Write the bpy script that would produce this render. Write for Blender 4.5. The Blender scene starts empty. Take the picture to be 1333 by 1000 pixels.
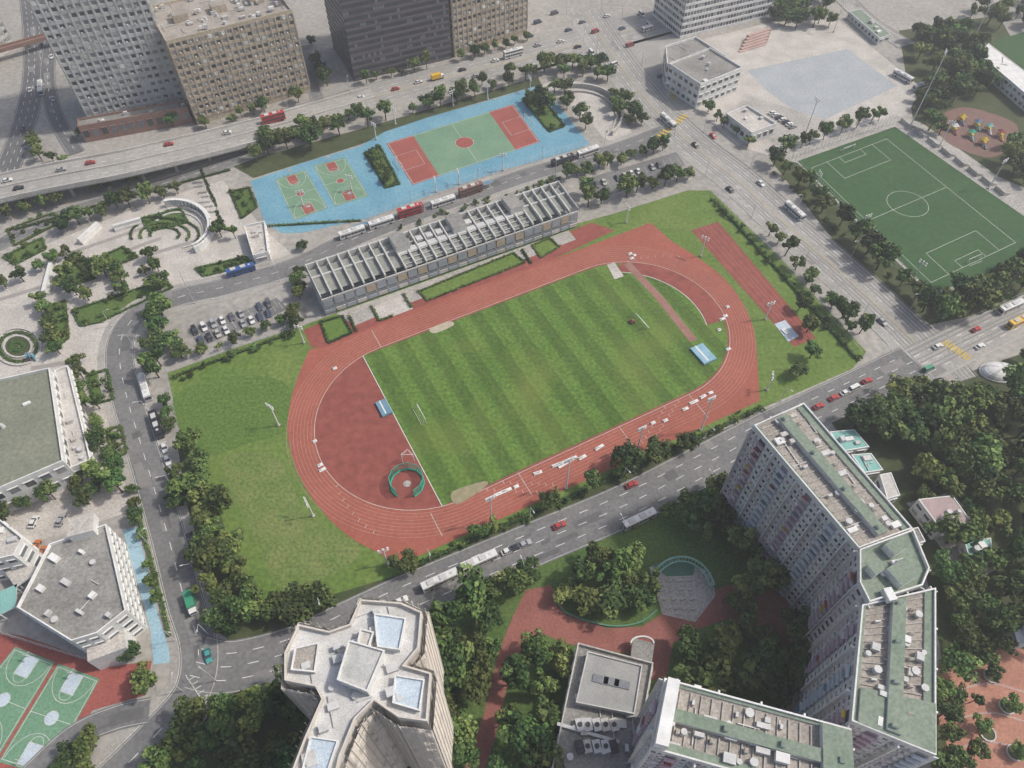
import bpy, math, random
import numpy as np
from mathutils import Vector, geometry
random.seed(7); np.random.seed(7)
R=random.random; U=random.uniform
# ---------- survey: photo-measured marks resolved to metres on level z ----------
TH=math.radians(52.5); F=941.; HC=210.
sT,cT=math.sin(TH),math.cos(TH)
def G(u,v,z=0.):
    x=(u-666.5)/F; y=(500-v)/F
    t=(HC-z)/(sT-y*cT)
    return (t*x,t*(cT+y*sT))
def proj(X,Y,Z):
    dz=Z-HC; d=Y*cT-dz*sT; up=Y*sT+dz*cT
    return 666.5+F*X/d,500-F*up/d
def hsolve(bu,bv,tv):
    X,Y=G(bu,bv); a,b=0.,170.
    for _ in range(40):
        m=(a+b)/2
        if proj(X,Y,m)[1]>tv: a=m
        else: b=m
    return a
def GP(l,z=0.): return [G(p[0],p[1],z) for p in l]
# ---------- materials ----------
MATS={}
def mat(name,c,c2=None,sc=.15,rough=.9,fine=.18,fsc=None,metal=0,objcol=False,spec=.3,bump=0):
    if name in MATS: return MATS[name]
    m=bpy.data.materials.new(name); m.use_nodes=True; nt=m.node_tree; N=nt.nodes; L=nt.links
    b=N['Principled BSDF']; b.inputs['Roughness'].default_value=rough; b.inputs['Metallic'].default_value=metal
    b.inputs['Specular IOR Level'].default_value=spec
    if c2 is None: c2=tuple(x*.78 for x in c)
    geo=N.new('ShaderNodeNewGeometry')
    n1=N.new('ShaderNodeTexNoise'); n1.inputs['Scale'].default_value=sc; n1.inputs['Detail'].default_value=5; n1.inputs['Roughness'].default_value=.65
    L.new(geo.outputs['Position'],n1.inputs['Vector'])
    mr=N.new('ShaderNodeMapRange'); mr.inputs[1].default_value=.36; mr.inputs[2].default_value=.64
    L.new(n1.outputs['Fac'],mr.inputs[0])
    mx=N.new('ShaderNodeMix'); mx.data_type='RGBA'; mx.inputs[6].default_value=(*c,1); mx.inputs[7].default_value=(*c2,1)
    L.new(mr.outputs[0],mx.inputs[0])
    out=mx.outputs[2]
    if objcol:
        oi=N.new('ShaderNodeObjectInfo'); m2=N.new('ShaderNodeMix'); m2.data_type='RGBA'; m2.blend_type='MULTIPLY'; m2.inputs[0].default_value=1
        L.new(out,m2.inputs[6]); L.new(oi.outputs['Color'],m2.inputs[7]); out=m2.outputs[2]
    if fine:
        n2=N.new('ShaderNodeTexNoise'); n2.inputs['Scale'].default_value=fsc or sc*14; n2.inputs['Detail'].default_value=2
        L.new(geo.outputs['Position'],n2.inputs['Vector'])
        r2=N.new('ShaderNodeMapRange'); r2.inputs[1].default_value=.3; r2.inputs[2].default_value=.7; r2.inputs[3].default_value=1-fine; r2.inputs[4].default_value=1+fine
        L.new(n2.outputs['Fac'],r2.inputs[0])
        m3=N.new('ShaderNodeVectorMath'); m3.operation='SCALE'; L.new(out,m3.inputs[0]); L.new(r2.outputs[0],m3.inputs['Scale']); out=m3.outputs[0]
    L.new(out,b.inputs['Base Color'])
    MATS[name]=m; return m
ground_m=mat('ground_mat',(.29,.275,.25),(.36,.34,.31),.03)
asph=mat('asphalt',(.15,.15,.15),(.195,.192,.187),.05,fsc=.9)
asph_d=mat('asphalt_dark',(.11,.11,.115),(.15,.15,.15),.05)
conc=mat('concrete',(.42,.40,.37),(.32,.305,.28),.08,fine=.25)
concl=mat('concrete_light',(.52,.50,.47),(.41,.39,.36),.1)
roadl=mat('road_concrete',(.37,.355,.33),(.285,.275,.255),.06,fsc=1)
pave=mat('pavement_mat',(.38,.36,.33),(.29,.275,.25),.12)
pavel=mat('pavement_light',(.52,.49,.45),(.40,.375,.34),.1,fine=.22)
lawn=mat('lawn',(.095,.165,.030),(.14,.20,.048),.05,fine=.25,fsc=.7)
lawn2=mat('lawn_park',(.065,.12,.028),(.10,.15,.04),.08,fine=.3)
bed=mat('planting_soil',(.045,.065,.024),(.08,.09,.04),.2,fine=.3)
turf=mat('artificial_turf',(.036,.088,.030),(.046,.104,.035),.03,fine=.12)
red=mat('track_rubber',(.34,.108,.074),(.285,.088,.061),.05,fine=.14,fsc=.8)
redd=mat('track_rubber_worn',(.225,.066,.053),(.265,.080,.062),.035,fine=.16,fsc=.35)
redp=mat('red_paving',(.31,.125,.10),(.24,.095,.078),.1)
terr=mat('terracotta_paving',(.42,.21,.15),(.33,.16,.115),.1)
pinkst=mat('pink_granite',(.46,.33,.29),(.38,.27,.24),.2)
white=mat('white_paint',(.75,.75,.73),(.6,.6,.58),.3,fine=.05)
worn=mat('worn_line_paint',(.60,.61,.57),(.42,.44,.39),.4,fine=.2)
linep=mat('lane_paint',(.55,.35,.29),(.40,.20,.16),.3)
yellow=mat('yellow_paint',(.6,.42,.05),(.5,.35,.05),.3)
blue=mat('court_blue',(.125,.285,.38),(.17,.345,.43),.06,fine=.14)
cgreen=mat('court_green',(.14,.25,.165),(.18,.29,.19),.08,fine=.12)
cred=mat('court_red',(.33,.10,.08),(.27,.08,.065),.1)
sand=mat('sand',(.46,.40,.3),(.36,.32,.24),.4)
bluem=mat('blue_vinyl',(.12,.22,.30),(.16,.28,.36),.3)
wallw=mat('white_wall',(.70,.70,.68),(.57,.57,.55),.1,fine=.1)
wallg=mat('grey_wall',(.56,.56,.54),(.45,.45,.43),.08,fine=.12)
wallp=mat('pink_tile',(.56,.44,.47),(.66,.58,.60),.2)
wallb=mat('brown_wall',(.50,.42,.32),(.40,.335,.255),.08)
walld=mat('dark_tower_wall',(.11,.092,.10),(.085,.072,.08),.05)
brick=mat('brick_podium',(.32,.20,.16),(.26,.16,.13),.2)
gl1=mat('glass_dark',(.05,.055,.065),(.08,.085,.095),.4,rough=.15,spec=.6)
gl2=mat('glass_mid',(.15,.16,.18),(.22,.23,.24),.4,rough=.25,spec=.6)
gl3=mat('curtain_window',(.38,.37,.35),(.28,.27,.28),.4,rough=.4)
glm=mat('mauve_window',(.26,.19,.23),(.34,.27,.31),.4,rough=.3)
roofg=mat('roof_grey',(.29,.28,.26),(.20,.195,.18),.1,fine=.25)
rooft=mat('roof_tan',(.37,.335,.30),(.27,.245,.215),.15,fine=.28)
roofgr=mat('roof_green',(.17,.225,.17),(.225,.265,.21),.1,fine=.18)
roofpb=mat('roof_pale_blue',(.50,.58,.64),(.42,.49,.55),.2)
roofdg=mat('roof_olive',(.17,.185,.14),(.215,.225,.17),.06,fine=.2)
metal=mat('painted_metal',(.55,.55,.54),(.45,.45,.44),.5,rough=.5)
darkm=mat('dark_metal',(.06,.06,.065),None,.5,rough=.6)
green_net=mat('green_net',(.03,.30,.20),(.05,.36,.25),.5)
teal=mat('teal_roof',(.20,.42,.38),(.25,.46,.42),.2)
tire=mat('tyre',(.02,.02,.02),None,1)
paint=mat('car_paint',(1,1,1),(.93,.93,.93),.8,rough=.3,fine=0,objcol=True,spec=.5)
bark=mat('bark',(.10,.075,.05),None,1)
def leafmat(name,c,c2):
    m=mat(name,c,c2,.12,rough=.75,fine=.3,fsc=1.3); nt=m.node_tree; N=nt.nodes;L=nt.links
    b=N['Principled BSDF']; src=b.inputs['Base Color'].links[0].from_socket
    oi=N.new('ShaderNodeObjectInfo'); hs=N.new('ShaderNodeHueSaturation')
    wn=N.new('ShaderNodeTexWhiteNoise');wn.noise_dimensions='1D';L.new(oi.outputs['Random'],wn.inputs['W'])
    r=N.new('ShaderNodeMapRange'); r.inputs[3].default_value=.55; r.inputs[4].default_value=1.5; L.new(oi.outputs['Random'],r.inputs[0]); L.new(r.outputs[0],hs.inputs['Value'])
    r=N.new('ShaderNodeMapRange'); r.inputs[3].default_value=.465; r.inputs[4].default_value=.525; L.new(wn.outputs['Value'],r.inputs[0]); L.new(r.outputs[0],hs.inputs['Hue'])
    L.new(src,hs.inputs['Color']); L.new(hs.outputs[0],b.inputs['Base Color'])
    return m
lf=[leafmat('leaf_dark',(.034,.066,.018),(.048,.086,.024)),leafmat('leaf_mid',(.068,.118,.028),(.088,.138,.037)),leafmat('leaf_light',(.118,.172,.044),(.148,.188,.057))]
# ---------- mesh builder ----------
def ccw(p):
    a=sum(p[i][0]*p[(i+1)%len(p)][1]-p[(i+1)%len(p)][0]*p[i][1] for i in range(len(p)))
    return list(p) if a>0 else list(p)[::-1]
class MB:
    def __init__(s): s.v=[];s.f=[];s.mi=[];s.mats=[]
    def m(s,mt):
        if mt not in s.mats: s.mats.append(mt)
        return s.mats.index(mt)
    def face(s,pts,mt):
        b=len(s.v); s.v+=[tuple(p) for p in pts]; s.f.append(tuple(range(b,b+len(pts)))); s.mi.append(s.m(mt))
    def poly(s,p,z,mt):
        p=ccw(p); vs=[Vector((a[0],a[1],0)) for a in p]; b=len(s.v); s.v+=[(a[0],a[1],z) for a in p]
        for t in geometry.tessellate_polygon([vs]): s.f.append(tuple(b+i for i in t)); s.mi.append(s.m(mt))
    def prism(s,p,z0,z1,side,top=None):
        p=ccw(p); n=len(p)
        for i in range(n):
            a,b=p[i],p[(i+1)%n]; s.face([(a[0],a[1],z0),(b[0],b[1],z0),(b[0],b[1],z1),(a[0],a[1],z1)],side)
        s.poly(p,z1,top or side)
    def box(s,cx,cy,z0,lx,ly,h,ang,mt,top=None):
        c,n=math.cos(ang),math.sin(ang)
        p=[(cx+c*x-n*y,cy+n*x+c*y) for x,y in((-lx/2,-ly/2),(lx/2,-ly/2),(lx/2,ly/2),(-lx/2,ly/2))]
        s.prism(p,z0,z0+h,mt,top)
    def cyl(s,x,y,z0,z1,r0,r1,mt,n=8,axis='z'):
        a=[];b=[]
        for i in range(n):
            t=2*math.pi*i/n;c,q=math.cos(t),math.sin(t)
            if axis=='z': a.append((x+r0*c,y+r0*q,z0)); b.append((x+r1*c,y+r1*q,z1))
        for i in range(n):
            j=(i+1)%n; s.face([a[i],a[j],b[j],b[i]],mt)
        s.face(b,mt)
    def rod(s,p,q,r0,r1,mt,n=5):
        p=Vector(p);q=Vector(q);d=(q-p).normalized(); k=Vector((0,0,1)) if abs(d.z)<.9 else Vector((1,0,0)); e=d.cross(k).normalized(); g=d.cross(e)
        A=[p+r0*(math.cos(2*math.pi*i/n)*e+math.sin(2*math.pi*i/n)*g) for i in range(n)]
        B=[q+r1*(math.cos(2*math.pi*i/n)*e+math.sin(2*math.pi*i/n)*g) for i in range(n)]
        for i in range(n):
            j=(i+1)%n; s.face([A[i],A[j],B[j],B[i]],mt)
        s.face(B,mt)
    def strip(s,pts,w,z,mt,off=0,closed=False):
        a=offs(pts,off-w/2,closed);b=offs(pts,off+w/2,closed);n=len(pts)
        for i in range(n if closed else n-1):
            j=(i+1)%n; s.face([(*a[i],z),(*a[j],z),(*b[j],z),(*b[i],z)],mt)
    def wall(s,pts,w,z0,z1,mt,off=0,closed=False,top=None):
        a=offs(pts,off-w/2,closed);b=offs(pts,off+w/2,closed);n=len(pts)
        f0=z0 if callable(z0) else (lambda i:z0); f1=z1 if callable(z1) else (lambda i:z1)
        for i in range(n if closed else n-1):
            j=(i+1)%n
            s.face([(*a[i],f1(i)),(*a[j],f1(j)),(*b[j],f1(j)),(*b[i],f1(i))],top or mt)
            s.face([(*a[i],f0(i)),(*a[j],f0(j)),(*a[j],f1(j)),(*a[i],f1(i))],mt)
            s.face([(*b[i],f0(i)),(*b[j],f0(j)),(*b[j],f1(j)),(*b[i],f1(i))],mt)
        if not closed:
            for i in(0,n-1): s.face([(*a[i],f0(i)),(*b[i],f0(i)),(*b[i],f1(i)),(*a[i],f1(i))],mt)
    def mesh(s,name):
        me=bpy.data.meshes.new(name); me.from_pydata(s.v,[],s.f)
        for m in s.mats: me.materials.append(m)
        me.polygons.foreach_set('material_index',s.mi); me.update(); return me
    def build(s,name,loc=(0,0,0),rz=0):
        o=bpy.data.objects.new(name,s.mesh(name)); bpy.context.collection.objects.link(o); o.location=loc; o.rotation_euler=(0,0,rz); return o
def offs(pts,d,closed=False):
    n=len(pts);o=[]
    for i in range(n):
        if closed: a,b=pts[i-1],pts[(i+1)%n]
        else: a,b=pts[max(0,i-1)],pts[min(n-1,i+1)]
        p=pts[i]
        def nn(q,r):
            x,y=r[0]-q[0],r[1]-q[1];l=math.hypot(x,y) or 1; return (-y/l,x/l)
        if (not closed and i in(0,n-1)): nx,ny=nn(a,b);k=1
        else:
            n1=nn(a,p);n2=nn(p,b);nx,ny=n1[0]+n2[0],n1[1]+n2[1];l=math.hypot(nx,ny) or 1;nx/=l;ny/=l;k=min(2,1/max(.4,nx*n1[0]+ny*n1[1]))
        o.append((p[0]+nx*d*k,p[1]+ny*d*k))
    return o
def cat(p,n=8,closed=False):
    o=[];N=len(p)
    for i in range(N if closed else N-1):
        g=(lambda k:p[k%N]) if closed else (lambda k:p[min(max(k,0),N-1)])
        a,b,c,d=g(i-1),g(i),g(i+1),g(i+2)
        for j in range(n):
            t=j/n; o.append(tuple(.5*(2*b[k]+(c[k]-a[k])*t+(2*a[k]-5*b[k]+4*c[k]-d[k])*t*t+(3*b[k]-a[k]-3*c[k]+d[k])*t**3) for k in range(len(b))))
    if not closed:o.append(tuple(p[-1]))
    return o
def resample(p,step):
    o=[p[0]];acc=0
    for i in range(len(p)-1):
        a,b=p[i],p[i+1];l=math.hypot(b[0]-a[0],b[1]-a[1]); 
        if l<1e-6: continue
        t=step-acc
        while t<=l: o.append((a[0]+(b[0]-a[0])*t/l,a[1]+(b[1]-a[1])*t/l)); t+=step
        acc=l-(t-step)
    return o
def inpoly(x,y,p):
    c=False;n=len(p);j=n-1
    for i in range(n):
        if (p[i][1]>y)!=(p[j][1]>y) and x<(p[j][0]-p[i][0])*(y-p[i][1])/(p[j][1]-p[i][1])+p[i][0]: c=not c
        j=i
    return c
EXP=[];EXR=[]
def blocked(x,y,r=0):
    for p in EXP:
        if inpoly(x,y,p): return True
    for pts,w in EXR:
        for q in pts:
            if (q[0]-x)**2+(q[1]-y)**2<(w+r)**2: return True
    return False
def lay(name,px,mt,z,smooth=False,ex=False,world=False):
    p=px if world else GP(px)
    if smooth:p=cat(p,6,True)
    b=MB();b.poly(p,z,mt)
    if ex:EXP.append(p)
    return b.build(name)
# ---------- ground ----------
g=MB();g.poly([(-3000,-1500),(3000,-1500),(3000,5000),(-3000,5000)],0,ground_m);g.build('ground')
# ---------- roads ----------
zr=[.10]
def dashes(b,pts,off,z,w=.2,dash=3,gap=4.5,mt=white):
    q=resample(offs(pts,off),.75);i=0;n=int(dash/.75);k=int((dash+gap)/.75)
    while i+n<len(q): b.strip(q[i:i+n+1],w,z,mt); i+=k
patch1=mat('asphalt_patch_dark',(.11,.11,.11),(.14,.14,.138),.3);patch2=mat('asphalt_patch_light',(.24,.235,.225),(.20,.195,.19),.3);patch3=mat('concrete_patch',(.43,.41,.38),(.25,.24,.225),.3)
def road(px,w,mt=asph,lanes=(0,),walks=(1,1),edges=True,name='road',sw=2.6,solid=()):
    p=cat(GP(px),8); z=zr[0];zr[0]+=.015
    b=MB();b.strip(p,w,z,mt)
    if edges:
        for o in(-w/2+.5,w/2-.5): b.strip(p,.14,z+.008,worn,off=o)
    q=resample(p,1.5)
    for k in range(int(len(q)/9)):
        i=random.randrange(0,len(q)-8);n=random.randint(2,7);ww=random.choice([.9,1.6,2.8,3.2]);o=U(-w/2+2,w/2-2)
        b.strip(q[i:i+n+1],ww,z+.003+k*.00002,random.choice([patch1,patch2]) if mt is not roadl else random.choice([patch3,patch2,roadl]),off=o)
    for o in (list(lanes)+[w/4 if w<11 else w/2-1.8]):
        for e in(-.8,.8):
            if mt is roadl: b.strip(p,.5,z+.0015,patch2,off=o+1.7+e)
    for l in lanes: dashes(b,p,l,z+.008)
    for l in solid: b.strip(p,.18,z+.008,yellow,off=l)
    b.build(name)
    EXR.append((resample(p,4),w/2))
    for i,s in enumerate((-1,1)):
        if walks[i]:
            k=MB();k.wall(p,sw,0,.09,pave,off=s*(w/2+sw/2)); k.wall(p,.25,0,.26,concl,off=s*(w/2+.05)); k.build('pavement')
    return p
lay('junction_road',[(690,62),(760,25),(880,10),(905,40),(868,95),(895,155),(860,185),(820,120),(780,85),(700,95)],roadl,.09,ex=True)
lay('junction_road',[(1150,455),(1185,420),(1245,440),(1262,480),(1205,520),(1150,500)],roadl,.085,ex=True)
main=road([(300,182),(400,152),(500,123),(600,97),(700,72),(800,45),(900,18),(1000,-10)],24,roadl,(-7,-3.5,3.5,7),(1,0),solid=(0,))
aven=road([(760,15),(800,75),(850,140),(900,188),(960,235),(1020,290),(1100,360),(1180,435),(1240,500)],21,roadl,(-6.5,-3.2,3.2,6.5),(0,0),solid=(0,))
front=road([(868,170),(800,196),(700,224),(600,258),(520,287),(440,320),(380,348),(300,372),(230,388),(182,408),(160,436),(156,470),(166,520),(184,580),(205,650),(222,710),(240,780),(258,840),(250,900),(200,960),(140,1020)],10.5,asph,(0,),(1,1))
south=road([(255,862),(300,868),(380,848),(450,815),(520,782),(600,748),(700,706),(820,655),(930,598),(1010,556),(1100,514),(1190,470)],15,asph,(0,-3.7,3.7),(0,0))
east=road([(1200,475),(1260,445),(1333,410),(1420,372)],16,roadl,(-4,0,4),(0,0))
r6=road([(-60,340),(0,318),(60,288),(150,258),(250,228),(330,200)],9,asph,(0,),(0,1))
r7=road([(28,-60),(42,20),(45,90),(35,150),(5,235)],12,asph_d,(-3,0,3),(0,0))
r8=road([(75,-50),(68,40),(62,100),(72,150),(100,200)],8,asph_d,(0,),(0,0))
r9=road([(0,-30),(60,-5),(120,-30)],9,asph,(0,),(0,0))
r10=road([(395,60),(405,100),(420,150)],7,asph,(),(0,0))
r11=road([(1100,0),(1130,28),(1180,60)],12,roadl,(0,),(0,0))
r12=road([(195,925),(150,935),(95,960),(40,1010)],7,asph,(),(0,0))
def zebra(u,v,u2,v2,n,w=3.5):
    b=MB();a=G(u,v);c=G(u2,v2);ang=math.atan2(c[1]-a[1],c[0]-a[0])
    for i in range(n):
        t=(i+.5)/n; b.box(a[0]+(c[0]-a[0])*t,a[1]+(c[1]-a[1])*t,.30,math.hypot(c[0]-a[0],c[1]-a[1])/n*.5,w,.004,ang,yellow if n>8 else white)
    b.build('crosswalk_marking')
zebra(1228,445,1262,468,10);zebra(850,185,893,150,12);zebra(870,95,878,130,9)
b=MB()
for i in range(7):
    x,y=G(246+i*4,886+i*6);b.strip([(x,y),(x+1.5,y+1.0)],.28,.31,worn)
    b.strip([(x,y),(x-1.2,y+1.4)],.28,.312,worn)
b.build('road_hatching_marking')
# elevated road
fp=cat([(*G(u,v,z),z) for u,v,z in[(-90,268,9),(0,245,9),(75,229,9),(150,215,8.6),(220,199,7.6),(290,182,5.8),(360,164,3.8),(430,144,1.8),(490,127,.5)]],8)
b=MB();xy=[(p[0],p[1]) for p in fp]
b.wall(xy,19,lambda i:fp[i][2]-1.6,lambda i:fp[i][2],conc,top=roadl)
for s in(-1,1): b.wall(xy,.5,lambda i:fp[i][2]-.9,lambda i:fp[i][2]+1.2,concl,off=s*9.6)
b.wall(xy,.5,lambda i:fp[i][2]-.1,lambda i:fp[i][2]+.8,concl,off=0)
for o in(-4.6,4.6):
    q=offs(xy,o)
    for i in range(0,len(q)-1,2):
        b.face([(q[i][0],q[i][1]-.1,fp[i][2]+.02),(q[i+1][0],q[i+1][1]-.1,fp[i+1][2]+.02),(q[i+1][0],q[i+1][1]+.1,fp[i+1][2]+.02),(q[i][0],q[i][1]+.1,fp[i][2]+.02)],white)
for i in range(2,44,5):
    for o in(-4,4):
        q=offs(xy,o)[i]; b.cyl(q[0],q[1],0,max(.2,fp[i][2]-1.4),.9,.9,conc,12)
b.build('elevated_road')
b=MB();q=[G(-20,70,6),G(30,56,6),G(70,45,6)];b.wall(q,4,5,6,brick,top=brick);b.wall(q,.3,6,7.2,brick,off=1.9);b.wall(q,.3,6,7.2,brick,off=-1.9)
for p in q:b.cyl(p[0],p[1],0,5,.5,.5,conc)
b.build('footbridge')
# ---------- stadium ----------
lay('stadium_grass_ground',[(218,486),(300,455),(395,424),(520,375),(700,305),(800,278),(895,248),(925,248),(1010,330),(1128,458),(1110,480),(1000,528),(860,595),(740,652),(600,712),(520,748),(430,775),(345,808),(312,735),(280,655),(238,580)],lawn,.03)
lay('worn_lawn_ground',[(225,520),(300,490),(372,500),(372,560),(330,575),(260,590)],mat('lawn_dry',(.10,.165,.036),(.085,.15,.028),.2,fine=.3,fsc=1.),.038,True)
lay('worn_lawn_ground',[(290,600),(350,592),(375,615),(400,670),(470,712),(430,750),(370,770),(330,700)],mat('lawn_dry2',(.165,.20,.065),(.11,.17,.04),.12,fine=.3,fsc=1.),.045,True)
apr=lay('apron_pavement',[(430,415),(560,372),(700,318),(770,290),(800,300),(690,352),(540,405),(430,455),(405,452),(395,430)],redd,.052)
outer=GP([(425,452),(540,402),(690,349),(818,301),(847,290),(874,314)])+cat(GP([(905,333),(940,360),(966,393),(981,430),(986,470)]),5)+GP([(989,522),(760,627),(545,724),(514,737)])+cat(GP([(497,722),(455,699),(418,664),(390,620),(375,570),(378,525),(390,485),(403,455)]),5)
lay('running_track',outer,red,.07,world=True); EXP.append(outer)
CLx,CLy=-32.7,146.4; AX=math.radians(28); ux,uy=math.cos(AX),math.sin(AX); SL=91.0; Ri=36.4
def TL(s,t): return (CLx+ux*s-uy*t,CLy+uy*s+ux*t)
def stad(r,n=40):
    p=[]
    for i in range(n+1): a=-math.pi/2+math.pi*i/n; p.append((SL+r*math.cos(a),r*math.sin(a)))
    for i in range(n+1): a=math.pi/2+math.pi*i/n; p.append((r*math.cos(a),r*math.sin(a)))
    return [TL(*q) for q in p]
b=MB();b.poly(stad(Ri),.09,redd);b.build('infield_rubber_ground')
b=MB()
for k in range(9): b.strip(stad(Ri+.3+1.2*k),.10 if k else .16,.11,linep if k else worn,closed=True)
for s,t0,t1 in [(SL-1,-Ri-12,-Ri-.3),(-12,-Ri-9,-Ri),(20,-Ri-9.5,-Ri),(60,-Ri-9.5,-Ri),(0,Ri,Ri+10)]:
    b.strip([TL(s,t0),TL(s,t1)],.16,.115,worn)
for k in range(8):
    for s0 in(SL-6,SL-12,8,14):
        s=s0-k*2.2 if s0>50 else s0+k*2.0
        b.strip([TL(s,-Ri-.4-1.2*k),TL(s,-Ri-1.5-1.2*k)],.14,.116,worn)
    a=math.radians(60-k*4);b.strip([TL(SL+(Ri+.4+1.2*k)*math.cos(a),(Ri+.4+1.2*k)*math.sin(a)),TL(SL+(Ri+1.5+1.2*k)*math.cos(a),(Ri+1.5+1.2*k)*math.sin(a))],.14,.117,worn)
    a=math.radians(200+k*4);b.strip([TL((Ri+.4+1.2*k)*math.cos(a),(Ri+.4+1.2*k)*math.sin(a)),TL((Ri+1.5+1.2*k)*math.cos(a),(Ri+1.5+1.2*k)*math.sin(a))],.14,.117,worn)
b.build('track_lane_markings')
# infield grass
gm=mat('mown_grass',(.075,.142,.023),(.096,.166,.031),.05,fine=.28,fsc=.8); nt=gm.node_tree;N=nt.nodes;L=nt.links
bs=N['Principled BSDF'];src=bs.inputs['Base Color'].links[0].from_socket
tc=N.new('ShaderNodeTexCoord');sx=N.new('ShaderNodeSeparateXYZ');L.new(tc.outputs['Object'],sx.inputs[0])
nz=N.new('ShaderNodeTexNoise');nz.inputs['Scale'].default_value=.3;nz.inputs['Detail'].default_value=5;L.new(tc.outputs['Object'],nz.inputs['Vector'])
def mth(op,a,b=None,c=None):
    n=N.new('ShaderNodeMath');n.operation=op
    for i,x in enumerate((a,b,c)):
        if x is None: continue
        if isinstance(x,(int,float)): n.inputs[i].default_value=x
        else: L.new(x,n.inputs[i])
    return n.outputs[0]
wob=mth('MULTIPLY_ADD',nz.outputs['Fac'],1.0,sx.outputs['X'])
w1=mth('SINE',mth('MULTIPLY',wob,2*math.pi/10.6)); w1=mth('MULTIPLY',mth('MAXIMUM',mth('MINIMUM',mth('MULTIPLY',w1,4),1),-1),.165)
w2=mth('MULTIPLY',mth('SINE',mth('MULTIPLY',wob,2*math.pi/2.65)),.03)
n3=N.new('ShaderNodeTexNoise');n3.inputs['Scale'].default_value=.035;n3.inputs['Detail'].default_value=5;L.new(tc.outputs['Object'],n3.inputs['Vector'])
n4=N.new('ShaderNodeTexNoise');n4.inputs['Scale'].default_value=.09;n4.inputs['Detail'].default_value=3;L.new(tc.outputs['Object'],n4.inputs['Vector'])
amp=mth('MULTIPLY',w1,mth('MULTIPLY_ADD',n4.outputs['Fac'],1.8,.05))
tot=mth('ADD',mth('ADD',amp,w2),1.0)
vs=N.new('ShaderNodeVectorMath');vs.operation='SCALE';L.new(src,vs.inputs[0]);L.new(tot,vs.inputs['Scale'])
yb=N.new('ShaderNodeMix');yb.data_type='RGBA';yb.inputs[7].default_value=(.165,.195,.045,1);L.new(vs.outputs[0],yb.inputs[6])
f=N.new('ShaderNodeMapRange');f.inputs[1].default_value=.5;f.inputs[2].default_value=.75;f.inputs[4].default_value=.6;L.new(n3.outputs['Fac'],f.inputs[0]);L.new(f.outputs[0],yb.inputs[0])
L.new(yb.outputs[2],bs.inputs['Base Color'])
def loc(px): 
    x,y=G(*px);x-=CLx;y-=CLy; return (x*ux+y*uy,-x*uy+y*ux)
x0=(loc((476,462))[0]+loc((572,662))[0])/2
pts=[(x0,-Ri+.6)]+[(SL+(Ri-.6)*math.cos(a),(Ri-.6)*math.sin(a)) for a in[-math.pi/2+math.pi*i/40 for i in range(41)]]+[(x0,Ri-.6)]
b=MB();b.poly(pts,0,gm);b.build('football_pitch_grass',(CLx,CLy,.11),AX)
b=MB();b.strip([TL(x0,-Ri+.6),TL(x0,Ri-.6)],.22,.125,white);b.build('pitch_border_kerb')
cr=[]
for i in range(21):
    a=math.radians(-22+i*4.3); cr.append(TL(SL+(Ri-.5)*math.cos(a),(Ri-.5)*math.sin(a)))
ci=[TL(SL-6+(Ri-2.2)*math.cos(math.radians(-22+i*4.3)),(Ri-3)*math.sin(math.radians(-22+i*4.3))) for i in range(20,-1,-1)]
lay('steeplechase_lane',cr+ci,redd,.135,world=True)
b=MB();b.strip([TL(SL-6+(Ri-2.4)*math.cos(math.radians(-22+i*4.3)),(Ri-3.2)*math.sin(math.radians(-22+i*4.3))) for i in range(21)],.3,.14,worn);b.build('steeplechase_kerb')
b=MB();b.strip(GP([(816,343),(860,390),(903,444)]),3.4,.145,mat('runway_faded',(.30,.17,.14),(.25,.13,.10),.2));b.build('jump_runway')
lay('worn_turf_patch',[(560,428),(585,419),(590,424),(566,434)],sand,.14,True)
lay('worn_turf_patch',[(590,640),(630,627),(632,634),(600,655),(590,654)],mat('bare_earth',(.33,.28,.19),(.23,.22,.12),.5),.14,True)
lay('worn_turf_patch',[(790,345),(800,342),(812,360),(800,364)],pavel,.15)
lay('running_track_extension',[(900,300),(935,289),(1062,440),(1034,452)],redd,.06)
b=MB()
for k in(.15,.35,.5,.65,.85):
    a=G(900+35*k,300-11*k);c=G(1034+28*k,452-12*k);b.strip([a,c],.09,.075,linep)
b.build('runway_lane_markings')
lay('sand_pit',[(1008,422),(1022,417),(1040,438),(1026,445)],roofpb,.08)
def mat_obj(name,u,v,lx,ly,h,ang,m,m2):
    x,y=G(u,v);b=MB();b.box(x,y,.14,lx,ly,h*.7,ang,m);b.box(x,y,.14+h*.7,lx*.96,ly*.94,h*.3,ang,m2);b.box(x-.1*lx,y,.14+h,lx*.12,ly*.9,.03,ang,white);return b.build(name)
mat_obj('high_jump_mat',500,532,4,7,.8,AX,bluem,bluem)
mat_obj('pole_vault_mat',915,462,6,9,.8,AX,bluem,mat('light_blue_vinyl',(.28,.45,.54),(.2,.36,.45),.5))
mat_obj('long_jump_board_mat',1022,432,2,3,.4,AX,white,white)
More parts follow.
